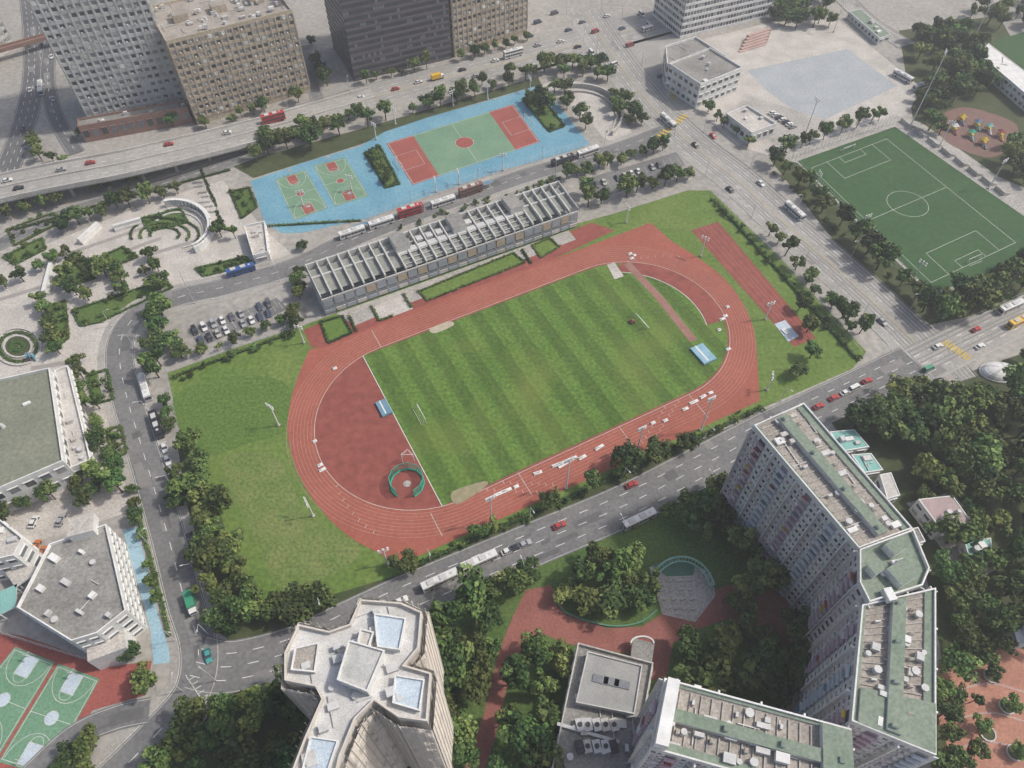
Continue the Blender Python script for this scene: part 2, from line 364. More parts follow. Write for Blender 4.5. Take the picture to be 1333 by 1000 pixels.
for u,v,l in[(739,602,6.5),(727,605,4),(758,596,2.5),(780,583,3),(700,616,2.5),(655,641,5),(672,634,1.5),(903,524,3),(915,517,2.2),(925,512,1.6),(892,533,2),(940,416,2),(944,412,1.6),(947,400,1.2),(820,331,1.6),(822,337,1.6),(826,333,1.2),(410,575,1.2),(420,612,2),(417,606,1.6),(436,480,1.3),(850,551,1.5),(866,548,1.6),(948,455,1.6),(936,430,1.2)]:
    x,y=G(u,v);b=MB();l2=l*1.2;b.box(x,y,.12,l2,1.1,.3,AX+U(-.12,.12),white)
    for k in range(max(1,int(l2/1.3))): b.box(x+ux*(k*1.3-l2/2+.6),y+uy*(k*1.3-l2/2+.6),.43,.9,.35,.35,AX+U(-.2,.2),random.choice([metal,white,concl]))
    b.build('hurdle_stack')
def goal(u,v,ang,rug=False):
    x,y=G(u,v);b=MB();c,s=math.cos(ang),math.sin(ang);w=3.66;h=2.44
    P=lambda a,bk,z:(x+c*a-s*bk,y+s*a+c*bk,z)
    for a in(-w,w): b.rod(P(a,0,.1),P(a,0,h+.1),.11,.11,white);b.rod(P(a,0,h+.1),P(a,1.6,.1),.06,.06,white)
    b.rod(P(-w,0,h+.1),P(w,0,h+.1),.11,.11,white);b.rod(P(-w,1.7,.15),P(w,1.7,.15),.08,.08,white)
    for i in range(9): 
        a=-w+i*w/4; b.rod(P(a,0,h),P(a,1.6,.1),.02,.02,white,3)
    b.build('football_goal')
goal(549,541,AX+math.pi/2);goal(833,421,AX-math.pi/2);goal(1104,196,math.radians(27));goal(1266,340,math.radians(207))
x,y=G(530,630);b=MB()
for i in range(11):
    a=math.radians(-60+i*30);a2=math.radians(-60+(i+1)*30);r=5.6
    p=(x+r*math.cos(a),y+r*math.sin(a));q=(x+r*math.cos(a2),y+r*math.sin(a2))
    b.rod((*p,.1),(*p,4.2),.09,.09,green_net)
    if i<10:
        b.rod((*p,4.2),(*q,4.2),.12,.12,green_net);b.rod((*p,.35),(*q,.35),.34,.34,green_net)
        for k in range(1,8): b.rod((*p,k*.52),(*q,k*.52),.045,.045,green_net,3)
        for k in range(1,8):
            t=k/8;b.rod((p[0]+(q[0]-p[0])*t,p[1]+(q[1]-p[1])*t,.2),(p[0]+(q[0]-p[0])*t,p[1]+(q[1]-p[1])*t,4.2),.045,.045,green_net,3)
b.cyl(x,y,.1,.14,1.25,1.25,conc,20);b.build('discus_cage')
b=MB();x,y=G(532,602)
for i in(-1,1):
    b.rod((x+i*2,y,.1),(x+i*2,y,5),.1,.1,white); b.rod((x+i*2,y,5),(x,y+2,5),.08,.08,white); b.rod((x+i*2,y,3),(x,y+2,5),.05,.05,white)
b.rod((x-2,y,5),(x+2,y,5),.08,.08,white);b.build('throwing_gate_frame')
def hedge(px,w=1.1,h=1.0,closed=False,name='hedge',z=0.):
    p=resample(GP(px)+([G(*px[0])] if closed else []),1.0)
    if len(p)<3:return
    b=MB();b.wall(p,w*.6,z,z+h*.8,lf[0])
    for q in p:
        if R()<.06: continue
        hh=h*U(.75,1.25);cx,cy=U(-.25,.25)*w,U(-.25,.25)*w
        for k in range(16):
            x,y,zz=q[0]+cx+U(-.6,.6)*w*.9,q[1]+cy+U(-.6,.6)*w*.9,z+U(.3,1.1)*hh; s=U(.14,.32); n=Vector((U(-1,1),U(-1,1),U(.2,1))).normalized();e=n.cross(Vector((0,0,1.01))).normalized()*s;gx=n.cross(e).normalized()*s;c=Vector((x,y,zz))
            b.face([c-e,c-gx,c+e,c+gx],random.choice(lf))
    b.build(name)
for px in [[(545,380),(668,330),(684,342),(556,392)],[(418,420),(446,412),(458,434),(427,447)],[(693,320),(716,310),(728,322),(704,336)]]:
    lay('lawn_ground',px,lawn,.075,ex=True); hedge(px,1.0,.7,True)
lay('stand_terrace_ground',[(438,408),(740,300),(750,312),(690,335),(540,392),(462,424)],conc,.059)
lay('paved_terrace_ground',[(484,400),(526,384),(538,402),(496,418)],pavel,.066,ex=True);hedge([(484,400),(494,418),(512,412)]);hedge([(526,384),(536,401)])
hedge([(455,412),(465,434)]);hedge([(680,326),(692,345)])
# ---------- courts ----------
class Quad:
    def __init__(s,px): s.c=GP(px)
    def P(s,a,t):
        c=s.c; return tuple((c[0][k]*(1-a)+c[1][k]*a)*(1-t)+(c[3][k]*(1-a)+c[2][k]*a)*t for k in(0,1))
    def rect(s,b,a0,t0,a1,t1,z,m): b.poly([s.P(a0,t0),s.P(a1,t0),s.P(a1,t1),s.P(a0,t1)],z,m)
    def line(s,b,pts,z,w=.16,m=worn,closed=False): b.strip([s.P(*p) for p in pts],w,z,m,closed=closed)
    def box(s,b,a0,t0,a1,t1,z,w=.16,m=worn): s.line(b,[(a0,t0),(a1,t0),(a1,t1),(a0,t1)],z,w,m,True)
    def circ(s,b,a,t,r,z,w=.16,m=worn,fill=None,a0=0,a1=360):
        x,y=s.P(a,t);n=32; ps=[(x+r*math.cos(math.radians(a0+(a1-a0)*i/n)),y+r*math.sin(math.radians(a0+(a1-a0)*i/n))) for i in range(n+(0 if a1-a0==360 else 1))]
        if fill:b.poly(ps,z-.004,fill)
        b.strip(ps,w,z,m,closed=(a1-a0==360))
lay('court_blue_ground',[(326,236),(395,212),(470,190),(500,172),(560,152),(640,130),(705,110),(768,188),(735,200),(660,220),(630,230),(560,254),(480,284),(395,303),(368,304),(345,292)],blue,.04,ex=True)
q=Quad([(503,187),(668,136),(703,185),(537,241)]);b=MB();q.rect(b,0,0,1,1,.055,cgreen);q.rect(b,0,0,.2,1,.062,cred);q.rect(b,.8,0,1,1,.062,cred);q.box(b,.01,.015,.99,.985,.07,.2)
q.line(b,[(.5,.01),(.5,.99)],.074,.18);q.circ(b,.5,.5,4.5,.084,.16,fill=cred)
for e,s in((0,1),(1,-1)):
    q.box(b,e+s*.0,.33,e+s*.16,.67,.078,.16)
b.build('sports_court')
goal(520,215,AX+math.pi/2);goal(687,158,AX-math.pi/2)
def bball(px,keyc=cred,base=cgreen,axis=0):
    q=Quad(px);b=MB();q.rect(b,0,0,1,1,.055,base);q.box(b,.03,.03,.97,.97,.07,.17)
    q.rect(b,.35,.03,.65,.24,.062,keyc);q.rect(b,.35,.76,.65,.97,.062,keyc);q.box(b,.35,.03,.65,.24,.075);q.box(b,.35,.76,.65,.97,.075)
    q.line(b,[(.03,.5),(.97,.5)],.08);q.circ(b,.5,.5,1.8,.09,fill=keyc);q.circ(b,.5,.24,1.8,.084);q.circ(b,.5,.76,1.8,.084)
    for e,s in((.04,1),(.96,-1)):
        q.line(b,[(.5+.44*math.cos(math.pi*i/12),e+s*.30*math.sin(math.pi*i/12)) for i in range(13)],.094)
    b.build('basketball_court')
    for t,d in((.01,.1),(.99,-.1)):
        x,y=q.P(.5,t);x2,y2=q.P(.5,t+d);dd=Vector((x2-x,y2-y)).normalized();k=MB()
        k.rod((x,y,.05),(x,y,3.2),.1,.08,metal);k.rod((x,y,3.2),(x+dd.x*1.2,y+dd.y*1.2,3.5),.06,.06,metal);k.box(x+dd.x*1.2,y+dd.y*1.2,2.9,.06,1.8,1.05,math.atan2(dd.y,dd.x),white)
        cx,cy=x+dd.x*1.5,y+dd.y*1.5
        for i in range(8): k.rod((cx+.23*math.cos(i*.785),cy+.23*math.sin(i*.785),3.05),(cx+.23*math.cos(i*.785+.785),cy+.23*math.sin(i*.785+.785),3.05),.02,.02,cred,3)
        k.build('basketball_hoop')
bball([(358,234),(397,221),(427,271),(383,287)]);bball([(408,216),(449,205),(480,255),(436,269)])
lay('sports_ground_pavement',[(1000,205),(1165,150),(1200,160),(1345,262),(1345,360),(1212,392),(1150,365)],conc,.03)
lay('football_turf',[(1038,210),(1165,165),(1345,290),(1345,348),(1212,380)],turf,.05,ex=True)
q=Quad([(1056,219),(1154,181),(1322,316),(1212,368)]);b=MB();q.box(b,0,0,1,1,.07,.18)
q.line(b,[(0,.5),(1,.5)],.075,.18);q.circ(b,.5,.5,9,.08,.18)
for e,s in((0,1),(1,-1)):
    q.line(b,[(.2,e),(.2,e+s*.165),(.8,e+s*.165),(.8,e)],.085,.18);q.line(b,[(.36,e),(.36,e+s*.055),(.64,e+s*.055),(.64,e)],.09,.18)
b.build('football_pitch_markings')
lay('football_turf',[(1290,55),(1345,38),(1400,60),(1400,125),(1345,100)],turf,.05,ex=True)
lay('court_red_ground',[(-20,820),(30,828),(145,868),(198,860),(190,905),(120,925),(70,1020),(-60,1020)],cred,.04,ex=True)
def two(px):bball(px,roofpb,mat('court_green_bright',(.13,.26,.16),(.16,.29,.19),.1))
two([(20,842),(72,862),(-5,990),(-75,960)]);two([(76,864),(130,884),(60,1010),(-2,992)])
lay('blue_play_court_ground',[(160,690),(178,686),(222,830),(226,862),(200,865),(196,820)],mat('court_blue_pale',(.26,.42,.50),(.32,.46,.53),.1,fine=.15),.048,ex=True)
lay('plaza_pavement',[(880,60),(1000,30),(1090,25),(1200,115),(1180,150),(1010,205),(960,190),(905,140)],pavel,.02)
lay('car_park_ground',[(972,92),(1103,64),(1168,112),(1060,162),(1000,120)],mat('pale_blue_asphalt',(.37,.395,.41),(.32,.345,.36),.08),.04)
lay('service_road',[(940,150),(975,125),(1090,160),(1020,195)],conc,.05)
lay('car_park_ground',[(752,236),(880,198),(892,215),(860,232),(770,262)],asph,.05,ex=True)
lay('car_park_ground',[(243,432),(360,388),(376,402),(262,452)],asph,.05,ex=True)
def bays(px0,px1,n,dpx):
    b=MB()
    for i in range(n+1):
        t=i/n;u=px0[0]+(px1[0]-px0[0])*t;v=px0[1]+(px1[1]-px0[1])*t;b.strip([G(u,v),G(u+dpx[0],v+dpx[1])],.12,.06,worn)
    b.build('parking_bay_marking')
bays((246,430),(356,391),13,(6,9));bays((256,448),(368,402),13,(-6,-9));bays((762,240),(880,204),14,(6,9))
lay('garden_pavement',[(0,345),(60,318),(200,262),(290,235),(345,300),(385,335),(300,362),(180,395),(140,440),(150,520),(180,600),(190,660),(0,720),(-60,720),(-60,380)],pavel,.02)
shr=[]
for n,px in enumerate([[(5,335),(55,310),(60,325),(20,345)],[(75,350),(110,338),(125,362),(90,375)],[(112,345),(160,322),(180,335),(125,355)],[(95,405),(215,365),(225,375),(130,420),(105,425)],[(115,488),(140,482),(148,520),(122,527)],[(140,560),(158,555),(165,590),(148,600)],[(185,285),(235,272),(245,290),(195,302)],[(255,350),(320,335),(330,345),(265,360)],[(60,400),(85,392),(90,440),(70,455)],[(300,250),(325,245),(335,270),(315,285)],[(10,300),(70,278),(80,290),(20,320)],[(475,200),(495,192),(520,240),(503,245)],[(680,130),(700,120),(735,165),(715,172)]]):
    lay('garden_lawn_ground',px,lawn2,.07+n*.002); hedge(px,1.2,.8,True);shr.append(px)
b=MB()
for k,px in enumerate([[(90,330),(250,275)],[(60,365),(210,310)],[(150,345),(300,300)],[(0,390),(60,372)],[(40,480),(100,470)]]):
    b.strip(cat(GP(px)),2.2,.03+k*.002,mat('paving_band_dark',(.33,.31,.29),(.27,.255,.24),.2))
b.build('paving_band')
def arcpx(cu,cv,ru,rv,a0,a1,n=20): return [(cu+ru*math.cos(math.radians(a0+(a1-a0)*i/n)),cv-rv*math.sin(math.radians(a0+(a1-a0)*i/n))) for i in range(n+1)]
b=MB()
b.wall(GP(arcpx(232,300,46,34,-60,110)),.8,0,3.2,wallw); b.wall(GP(arcpx(232,300,40,29,-60,110)),1.4,0,.6,concl)
b.wall(GP(arcpx(232,300,33,23,-80,150)),1.0,0,.45,concl)
for q in GP(arcpx(232,300,43,31.5,-60,110,24)): b.cyl(q[0],q[1],0,3.6,.25,.25,wallw,6)
b.wall(GP(arcpx(232,300,43,31.5,-60,110)),1.0,3.6,3.9,wallw);b.build('amphitheatre_wall')
for r in(28,20,12): hedge(arcpx(215,306,r*1.6,r*.75,-30,200),1.2,.8)
b=MB();b.wall(GP(arcpx(24,452,30,24,0,360,32)[:-1]),.8,0,.6,concl,closed=True);b.wall(GP(arcpx(24,452,18,14,0,360,24)[:-1]),.7,0,.6,concl,closed=True);b.poly(GP(arcpx(24,452,17,13,0,360,24)[:-1]),.3,bed);b.build('circular_planter')
hedge(arcpx(24,452,24,19,0,360,32),1.6,.7);hedge(arcpx(24,452,8,6,0,360,12),2,.9)
x,y=G(42,468);b=MB()
for i in range(3): b.box(x-1+i*1.2,y,0,.25,2.2,3,.4,blue);b.box(x,y-1.2+i*1.2,1.2+i*.5,2.6,.2,.25,.4,cred)
b.build('play_sculpture')
for px in[[(130,295),(105,318)],[(70,345),(60,385)],[(150,300),(185,290)]]:
    b=MB();p=GP(px);b.wall(p,3,0,1.2,wallw,top=concl);b.wall(p,1.4,1.2,2.8,wallw);b.build('garden_pavilion')
lay('sunken_plaza_ground',[(705,112),(760,108),(800,145),(822,175),(790,182),(760,150)],pavel,.048,True)
b=MB();b.wall(GP(arcpx(752,152,58,38,-40,110)),1.0,0,2.5,concl);b.wall(GP(arcpx(752,152,50,32,-40,110)),.5,0,1.0,concl);b.build('curved_plaza_wall')
# parks below
lay('park_grass_ground',[(520,792),(620,760),(700,720),(830,672),(960,612),(990,640),(1040,900),(900,1020),(560,1020),(540,880)],lawn2,.028)
lay('park_path_red',[(685,768),(717,762),(737,798),(790,818),(835,816),(880,788),(930,768),(1000,745),(1030,790),(1030,850),(985,830),(950,805),(905,820),(876,838),(868,880),(845,888),(838,856),(790,846),(735,838),(705,824),(690,840),(668,860),(658,905),(645,960),(625,1020),(598,1020),(630,930),(650,845),(668,802)],redp,.05)
EXP.append(GP([(680,772),(717,765),(740,800),(790,820),(840,815),(880,806),(905,826),(880,850),(872,905),(840,905),(838,872),(790,866),(735,860),(705,848),(690,860),(670,880),(648,870),(650,830),(665,802)]))
EXP.append(GP([(838,730),(885,718),(935,738),(945,790),(925,835),(880,840),(848,822)]))
EXP.append(GP([(655,870),(672,880),(660,930),(645,990),(622,990),(640,930)]))
EXP.append(GP([(985,775),(1010,770),(1030,810),(1028,850),(1000,845),(978,815)]))
b=MB();b.wall(cat(GP([(725,785),(740,800),(790,815),(830,812),(855,795)]),5),.4,0,.7,mat('green_kerb',(.10,.25,.17),(.14,.28,.2),.3));b.build('planter_edge_wall')
lay('pergola_court_ground',[(845,738),(880,726),(925,745),(932,775),(905,810),(862,800)],conc,.057)
lay('green_court_ground',[(848,736),(880,727),(905,735),(902,750),(870,752)],mat('court_green_dull',(.10,.22,.15),None,.2),.065)
b=MB();gk=mat('pergola_green',(.20,.36,.29),(.25,.40,.33),.3)
A=GP(arcpx(887,775,44,50,15,150,22),3)
b.wall(A,.6,3,3.3,gk)
for i in range(0,len(A),2): b.cyl(A[i][0],A[i][1],0,3,.15,.15,gk,6)
A2=GP(arcpx(887,775,38,44,15,150,22),3);b.wall(A2,.4,3,3.3,gk)
for i in range(len(A)): b.rod((*A[i],3.15),(*A2[i],3.15),.1,.1,gk,4)
b.build('curved_pergola')
b=MB();q=Quad([(852,752),(902,750),(908,800),(868,798)])
for i in range(6): b.strip([q.P(i/5,0),q.P(i/5,1)],.3,.072,concl);b.strip([q.P(0,i/5),q.P(1,i/5)],.3,.078,concl)
for i in range(4):
    for j in range(4): x,y=q.P(.1+i*.26,.12+j*.25);b.box(x,y,.06,1.6,.5,.45,.3,concl)
b.build('paved_seating_grid')
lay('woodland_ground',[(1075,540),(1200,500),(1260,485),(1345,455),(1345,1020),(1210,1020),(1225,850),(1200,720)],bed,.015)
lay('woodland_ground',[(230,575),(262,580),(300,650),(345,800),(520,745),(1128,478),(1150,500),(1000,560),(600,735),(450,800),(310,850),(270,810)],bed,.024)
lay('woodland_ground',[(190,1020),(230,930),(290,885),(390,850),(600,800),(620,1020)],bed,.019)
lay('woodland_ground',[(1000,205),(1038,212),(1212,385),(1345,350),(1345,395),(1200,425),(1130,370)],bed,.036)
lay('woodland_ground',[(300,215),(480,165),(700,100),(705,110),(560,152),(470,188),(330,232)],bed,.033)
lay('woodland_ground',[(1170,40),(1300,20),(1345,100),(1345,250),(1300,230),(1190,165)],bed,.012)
lay('red_plaza_ground',[(1222,860),(1300,835),(1345,850),(1345,1020),(1250,1020),(1222,940)],terr,.05,ex=True)
b=MB()
for u,v in((1290,880),(1310,920),(1285,955),(1320,980)):
    x,y=G(u,v)
    b.wall([(x+2*math.cos(i*.5236),y+2*math.sin(i*.5236)) for i in range(12)],.35,.05,.5,concl,closed=True);b.cyl(x,y,.05,.4,1.7,1.7,bed,12)
for k in range(3): b.strip(cat(GP([(1240,900+k*38),(1290,890+k*38),(1345,905+k*38)])),.5,.06+k*.003,pinkst)
b.build('plaza_planter')
lay('playground_ground',[(1225,150),(1260,140),(1320,160),(1320,185),(1290,205),(1240,190),(1222,170)],mat('play_brown',(.17,.11,.095),(.22,.13,.11),.2),.04,True,ex=True)
lay('clearing_pavement',[(1180,655),(1240,640),(1275,690),(1300,740),(1260,760),(1215,700)],conc,.03)
b=MB();pc=[cred,yellow,bluem,green_net,teal,white]
for n,(u,v) in enumerate(((1250,158),(1270,165),(1262,178),(1285,170),(1240,170),(1300,178),(1278,188))):
    x,y=G(u,v)
    for i,j in((-1,-1),(1,-1),(1,1),(-1,1)): b.rod((x+i*1.3,y+j*1.3,0),(x+i*1.3,y+j*1.3,3),.1,.1,pc[n%6])
    rm=pc[(n+1)%6];b.box(x,y,1.4,2.8,2.8,.15,.3,yellow);b.face([(x-1.6,y-1.6,3),(x+1.6,y-1.6,3),(x,y,4.3)],rm);b.face([(x+1.6,y-1.6,3),(x+1.6,y+1.6,3),(x,y,4.3)],rm);b.face([(x+1.6,y+1.6,3),(x-1.6,y+1.6,3),(x,y,4.3)],rm);b.face([(x-1.6,y+1.6,3),(x-1.6,y-1.6,3),(x,y,4.3)],rm)
    b.rod((x,y-1.5,1.5),(x,y-4.5,.2),.5,.5,pc[(n+2)%6],6)
b.build('playground_climbing_frame')
# ---------- buildings ----------
def wbox(b,p0,d,n,l0,l1,z0,z1,o0,o1,mt):
    P=lambda l,o,z:(p0[0]+d[0]*l+n[0]*o,p0[1]+d[1]*l+n[1]*o,z)
    A=[P(l0,o0,z0),P(l1,o0,z0),P(l1,o0,z1),P(l0,o0,z1)];B=[P(l0,o1,z0),P(l1,o1,z0),P(l1,o1,z1),P(l0,o1,z1)]
    b.face(B,mt);b.face([A[3],A[2],B[2],B[3]],mt);b.face([A[0],A[3],B[3],B[0]],mt);b.face([A[1],B[1],B[2],A[2]],mt);b.face([A[0],B[0],B[1],A[1]],mt)
def wq(b,p0,d,n,l0,l1,z0,z1,o,mt):
    P=lambda l,z:(p0[0]+d[0]*l+n[0]*o,p0[1]+d[1]*l+n[1]*o,z); b.face([P(l0,z0),P(l1,z0),P(l1,z1),P(l0,z1)],mt)
junk=[metal,white,wallg,concl,rooft,gl3]
mauve=mat('mauve_tile',(.42,.29,.35),(.50,.39,.44),.3)
bluet=mat('pale_blue_tile',(.45,.50,.56),(.52,.56,.60),.3)
def facade(b,p0,p1,z0,z1,style,fh,bay,trim,alt):
    L=math.hypot(p1[0]-p0[0],p1[1]-p0[1])
    if L<2:return
    d=((p1[0]-p0[0])/L,(p1[1]-p0[1])/L);n=(d[1],-d[0]);nc=max(1,int(L/bay));bw=L/nc;nf=max(1,int((z1-z0)/fh));h=(z1-z0)/nf
    G3=[gl1,gl1,gl2,gl2,gl3]
    for r in range(nf):
        z=z0+r*h
        if style in('office','band'): wbox(b,p0,d,n,0,L,z,z+(.4*h if style=='office' else .35*h),0,.22,trim)
        if style=='resid': wbox(b,p0,d,n,0,L,z,z+.12,0,.25,trim)
        for c in range(nc):
            l=c*bw
            if style=='office':
                wq(b,p0,d,n,l+.22*bw,l+.80*bw,z+.45*h,z+.88*h,.04,random.choice(G3))
                if R()<.35: wbox(b,p0,d,n,l+.3*bw,l+.3*bw+.8,z+.42*h,z+.42*h+.6,.05,.6,random.choice(junk))
                if R()<.12: wbox(b,p0,d,n,l+.2*bw,l+.85*bw,z+.42*h,z+.9*h,.02,.3,random.choice(junk))
            elif style=='band':
                for e in(0,.5): wq(b,p0,d,n,l+(.05+e)*bw,l+(.45+e)*bw,z+.42*h,z+.93*h,.04,random.choice([gl1,gl1,gl1,gl2,gl2,gl3] if trim is white else [gl1,gl1,gl1,gl1,gl1,gl2]))
            elif style=='resid':
                k=c%6
                if k in(1,4):
                    wq(b,p0,d,n,l+.12*bw,l+.88*bw,z+.40*h,z+.9*h,.04,random.choice([gl1,gl2,glm,gl3]))
                    wbox(b,p0,d,n,l+.08*bw,l+.92*bw,z+.13,z+.38*h,.27,.85,mauve if k==1 else bluet)
                    if R()<.4: wbox(b,p0,d,n,l+.2*bw,l+.7*bw,z+.55*h,z+.6*h,.5,1.2,random.choice([white,cred,bluem,yellow,gl3,white]))
                else:
                    wq(b,p0,d,n,l+.16*bw,l+.46*bw,z+.42*h,z+.80*h,.04,random.choice([gl1,gl1,gl2,gl3,glm]))
                    wq(b,p0,d,n,l+.62*bw,l+.82*bw,z+.46*h,z+.78*h,.04,random.choice([gl1,gl2,gl3,glm]))
                    wq(b,p0,d,n,l+.05*bw,l+.95*bw,z+.13,z+.34*h,.03,wallp if k in(0,3) else wallw)
                    if R()<.6: wbox(b,p0,d,n,l+.6*bw,l+.6*bw+.8,z+.18*h,z+.18*h+.55,.05,.55,random.choice([metal,white,wallg]))
            elif style=='small': wq(b,p0,d,n,l+.2*bw,l+.8*bw,z+.35*h,z+.8*h,.04,random.choice(G3));wbox(b,p0,d,n,l+.15*bw,l+.85*bw,z+.82*h,z+.87*h,.02,.35,trim)
            elif style=='scaf':
                wq(b,p0,d,n,l+.2*bw,l+.8*bw,z+.3*h,z+.85*h,.04,random.choice([gl2,gl3,gl3,trim]))
        if style=='scaf':
            for k in(0,.33,.66): wbox(b,p0,d,n,-1,L+1,z+k*h,z+k*h+.12,1.0,1.15,trim)
            for c in range(int(L/1.3)+1):
                if R()<.9: wq(b,p0,d,n,c*1.3,c*1.3+1.25,z+.05,z+h*U(.7,.97),1.04,random.choice([alt,alt,trim]))
    for c in range(nc+1):
        l=c*bw
        if style=='office': wbox(b,p0,d,n,max(0,l-.25),min(L,l+.25),z0,z1,0,.4,trim)
        if style=='resid' and c%3==0: wbox(b,p0,d,n,max(0,l-.2),min(L,l+.2),z0,z1,0,1.0,trim)
    if style=='scaf':
        for c in range(int(L/1.6)+1): wbox(b,p0,d,n,c*1.6,c*1.6+.1,z0,z1+U(.4,1.6),1.16,1.26,trim)
def clutter(b,p,z,n,big=3):
    xs=[q[0] for q in p];ys=[q[1] for q in p];k=0;t=0
    ang=math.atan2(p[1][1]-p[0][1],p[1][0]-p[0][0])
    while k<n and t<n*20:
        t+=1;x,y=U(min(xs),max(xs)),U(min(ys),max(ys))
        if inpoly(x,y,p) and all(inpoly(x+dx,y+dy,p) for dx,dy in((2,0),(-2,0),(0,2),(0,-2))):
            k+=1;r=R()
            if r<.5: b.box(x,y,z+.013*k,U(.8,big),U(.8,big*.7),U(.6,1.6),ang,random.choice([metal,concl,wallg,white]))
            elif r<.75: b.cyl(x,y,z,z+U(.8,1.8),U(.5,1),U(.5,1),metal,10)
            else:
                a=ang+random.choice([0,math.pi/2]);l=U(3,9);b.box(x,y,z+.2,l if inpoly(x+math.cos(a)*l/2,y+math.sin(a)*l/2,p) and inpoly(x-math.cos(a)*l/2,y-math.sin(a)*l/2,p) else 1.2,.25,.2,a,metal)
def building(name,p,z1,wall,roof,style='small',fh=3.3,bay=3.5,trim=None,alt=None,z0=0,par=1.1,clut=6,pz=None,ret=False):
    p=ccw(p);b=MB();b.prism(p,z0,z1,wall,roof);trim=trim or wall
    if par: b.wall(p,.35,z1-.3,z1+par,trim,off=.19,closed=True)
    for i in range(len(p)): facade(b,p[i],p[(i+1)%len(p)],z0+ (0 if style!='office' else 3),z1-.4,style,fh,bay,trim,alt or wall)
    clutter(b,p,z1,clut); EXP.append(p)
    if ret:return b,p
    return b.build(name)
def rectf(a,c,dep):
    a=G(*a);c=G(*c);L=math.hypot(c[0]-a[0],c[1]-a[1]);n=(-(c[1]-a[1])/L,(c[0]-a[0])/L); 
    return [a,c,(c[0]+n[0]*dep,c[1]+n[1]*dep),(a[0]+n[0]*dep,a[1]+n[1]*dep)]
building('office_tower',rectf((122,168),(246,142),34),85,wallg,roofg,'office',3.6,3.3,wallg)
building('brick_podium',rectf((112,186),(252,160),7),8,brick,roofg,'small',4,4,brick)
h2=hsolve(405,120,15)
b,p=building('industrial_building',rectf((258,163),(405,120),38),h2,wallb,rooft,'office',3.4,3.0,wallb,clut=70,ret=True)
for i in range(3):
    x=sum(q[0] for q in p)/4+(i-1)*16;y=sum(q[1] for q in p)/4+(i-1)*9;b.box(x,y,h2,7,6,3.5,.5,wallb,rooft)
b.build('industrial_building')
building('dark_office_tower',rectf((462,106),(588,76),40),80,walld,roofg,'band',3.3,3,mat('dark_band',(.15,.128,.135),None,.1))
building('beige_office_tower',rectf((592,75),(686,45),34),60,wallb,roofg,'office',3.4,3.0,wallb)
building('office_tower',rectf((-60,120),(20,60),20),25,wallg,roofg,'office',3.4,3)
building('civic_building',rectf((905,142),(958,120),24),hsolve(905,142,112),wallw,roofg,'small',3.4,4,white)
building('civic_building',GP([(866,62),(905,50),(945,75),(948,92),(905,105),(868,85)],11),11,wallw,roofg,'band',3.6,4,white,clut=10)
building('civic_building',rectf((885,50),(1000,22),30),22,wallw,roofg,'band',3.6,4,white,clut=10)
building('white_pavilion_building',GP([(945,150),(972,139),(1010,163),(978,175)],6),6,wallw,pavel,'small',3,3.5,white,clut=3)
b=MB()
for i in range(6):
    a=G(962+i*2,68-i*3);c=G(996+i,58-i*3); b.wall([a,c],2.0,0,.4+i*.5,pinkst)
b.build('terraced_seating')
building('school_hall',GP([(-40,505),(66,481),(84,602),(-40,655)],12),12,wallw,roofdg,'small',4,4,white,clut=2)
building('school_annex_building',GP([(72,484),(90,478),(120,600),(92,612)],7),7,wallw,concl,'small',3.4,3,white,clut=10)
b,p=building('school_building',GP([(66,710),(112,694),(140,684),(166,796),(128,826),(95,836),(24,792)],14),14,wallw,roofg,'small',3.4,3.2,white,wallw,ret=True,clut=12)
c0=G(108,686,16);b.box(c0[0],c0[1],14,7,6,3.5,.3,wallw,pavel);c1=G(140,838,7);b.box(c1[0],c1[1],0,10,7,8,.4,wallw,pavel);b.build('school_building')
building('white_building',GP([(-50,700),(0,676),(32,702),(20,725),(-50,740)],12),12,wallw,pavel,'small',3.4,3.2,white)
for px,m in[([(0,735),(30,722),(52,742),(20,765)],pavel),([(0,770),(22,760),(20,790),(0,800)],teal)]:
    b=MB();b.prism(GP(px,5),4.6,5,wallw,m)
    for q in GP(px,5): b.cyl(q[0],q[1],0,4.6,.2,.2,wallw,6)
    b.build('canopy_shed')
b,p=building('community_building',GP([(752,838),(850,864),(824,1015),(715,1015)],10),10,wallg,roofg,'small',3.3,3.5,concl,ret=True,clut=22)
bb=GP([(765,850),(835,868),(825,930),(750,915)],12);b.prism(bb,10,12.5,concl,mat('roof_grey_light',(.35,.35,.33),(.28,.28,.27),.2));b.wall(bb,.3,12.5,13,wallg,closed=True)
for i in range(3): x,y=G(782+i*14,884+i*3,13);b.box(x,y,12.5,2.0,4,.35,1.3,metal,gl2)
for i in range(10):
    x,y=G(752+i%5*11+R()*3,945+i//5*28,10);b.box(x,y,10,2,3,1.6,.2,random.choice([metal,darkm,concl]));b.cyl(x,y,11.6,11.9,.6,.6,darkm,10)
x,y=G(765,955,10);b.box(x,y,10.05,.8,16,1,1.3,metal)
b.build('community_building')
b=MB();b.prism(GP([(824,830),(852,838),(848,868),(820,862)],3.5),2.9,3.5,wallg,roofg)
for px in((824,832),(850,838),(846,866),(822,861)):
    x,y=G(*px,3.5);b.cyl(x,y,0,2.9,.2,.2,concl)
b.wall(cat(GP(arcpx(836,838,15,9,0,180,8),3.5),2),.4,3.5,4,white);b.build('park_shelter')
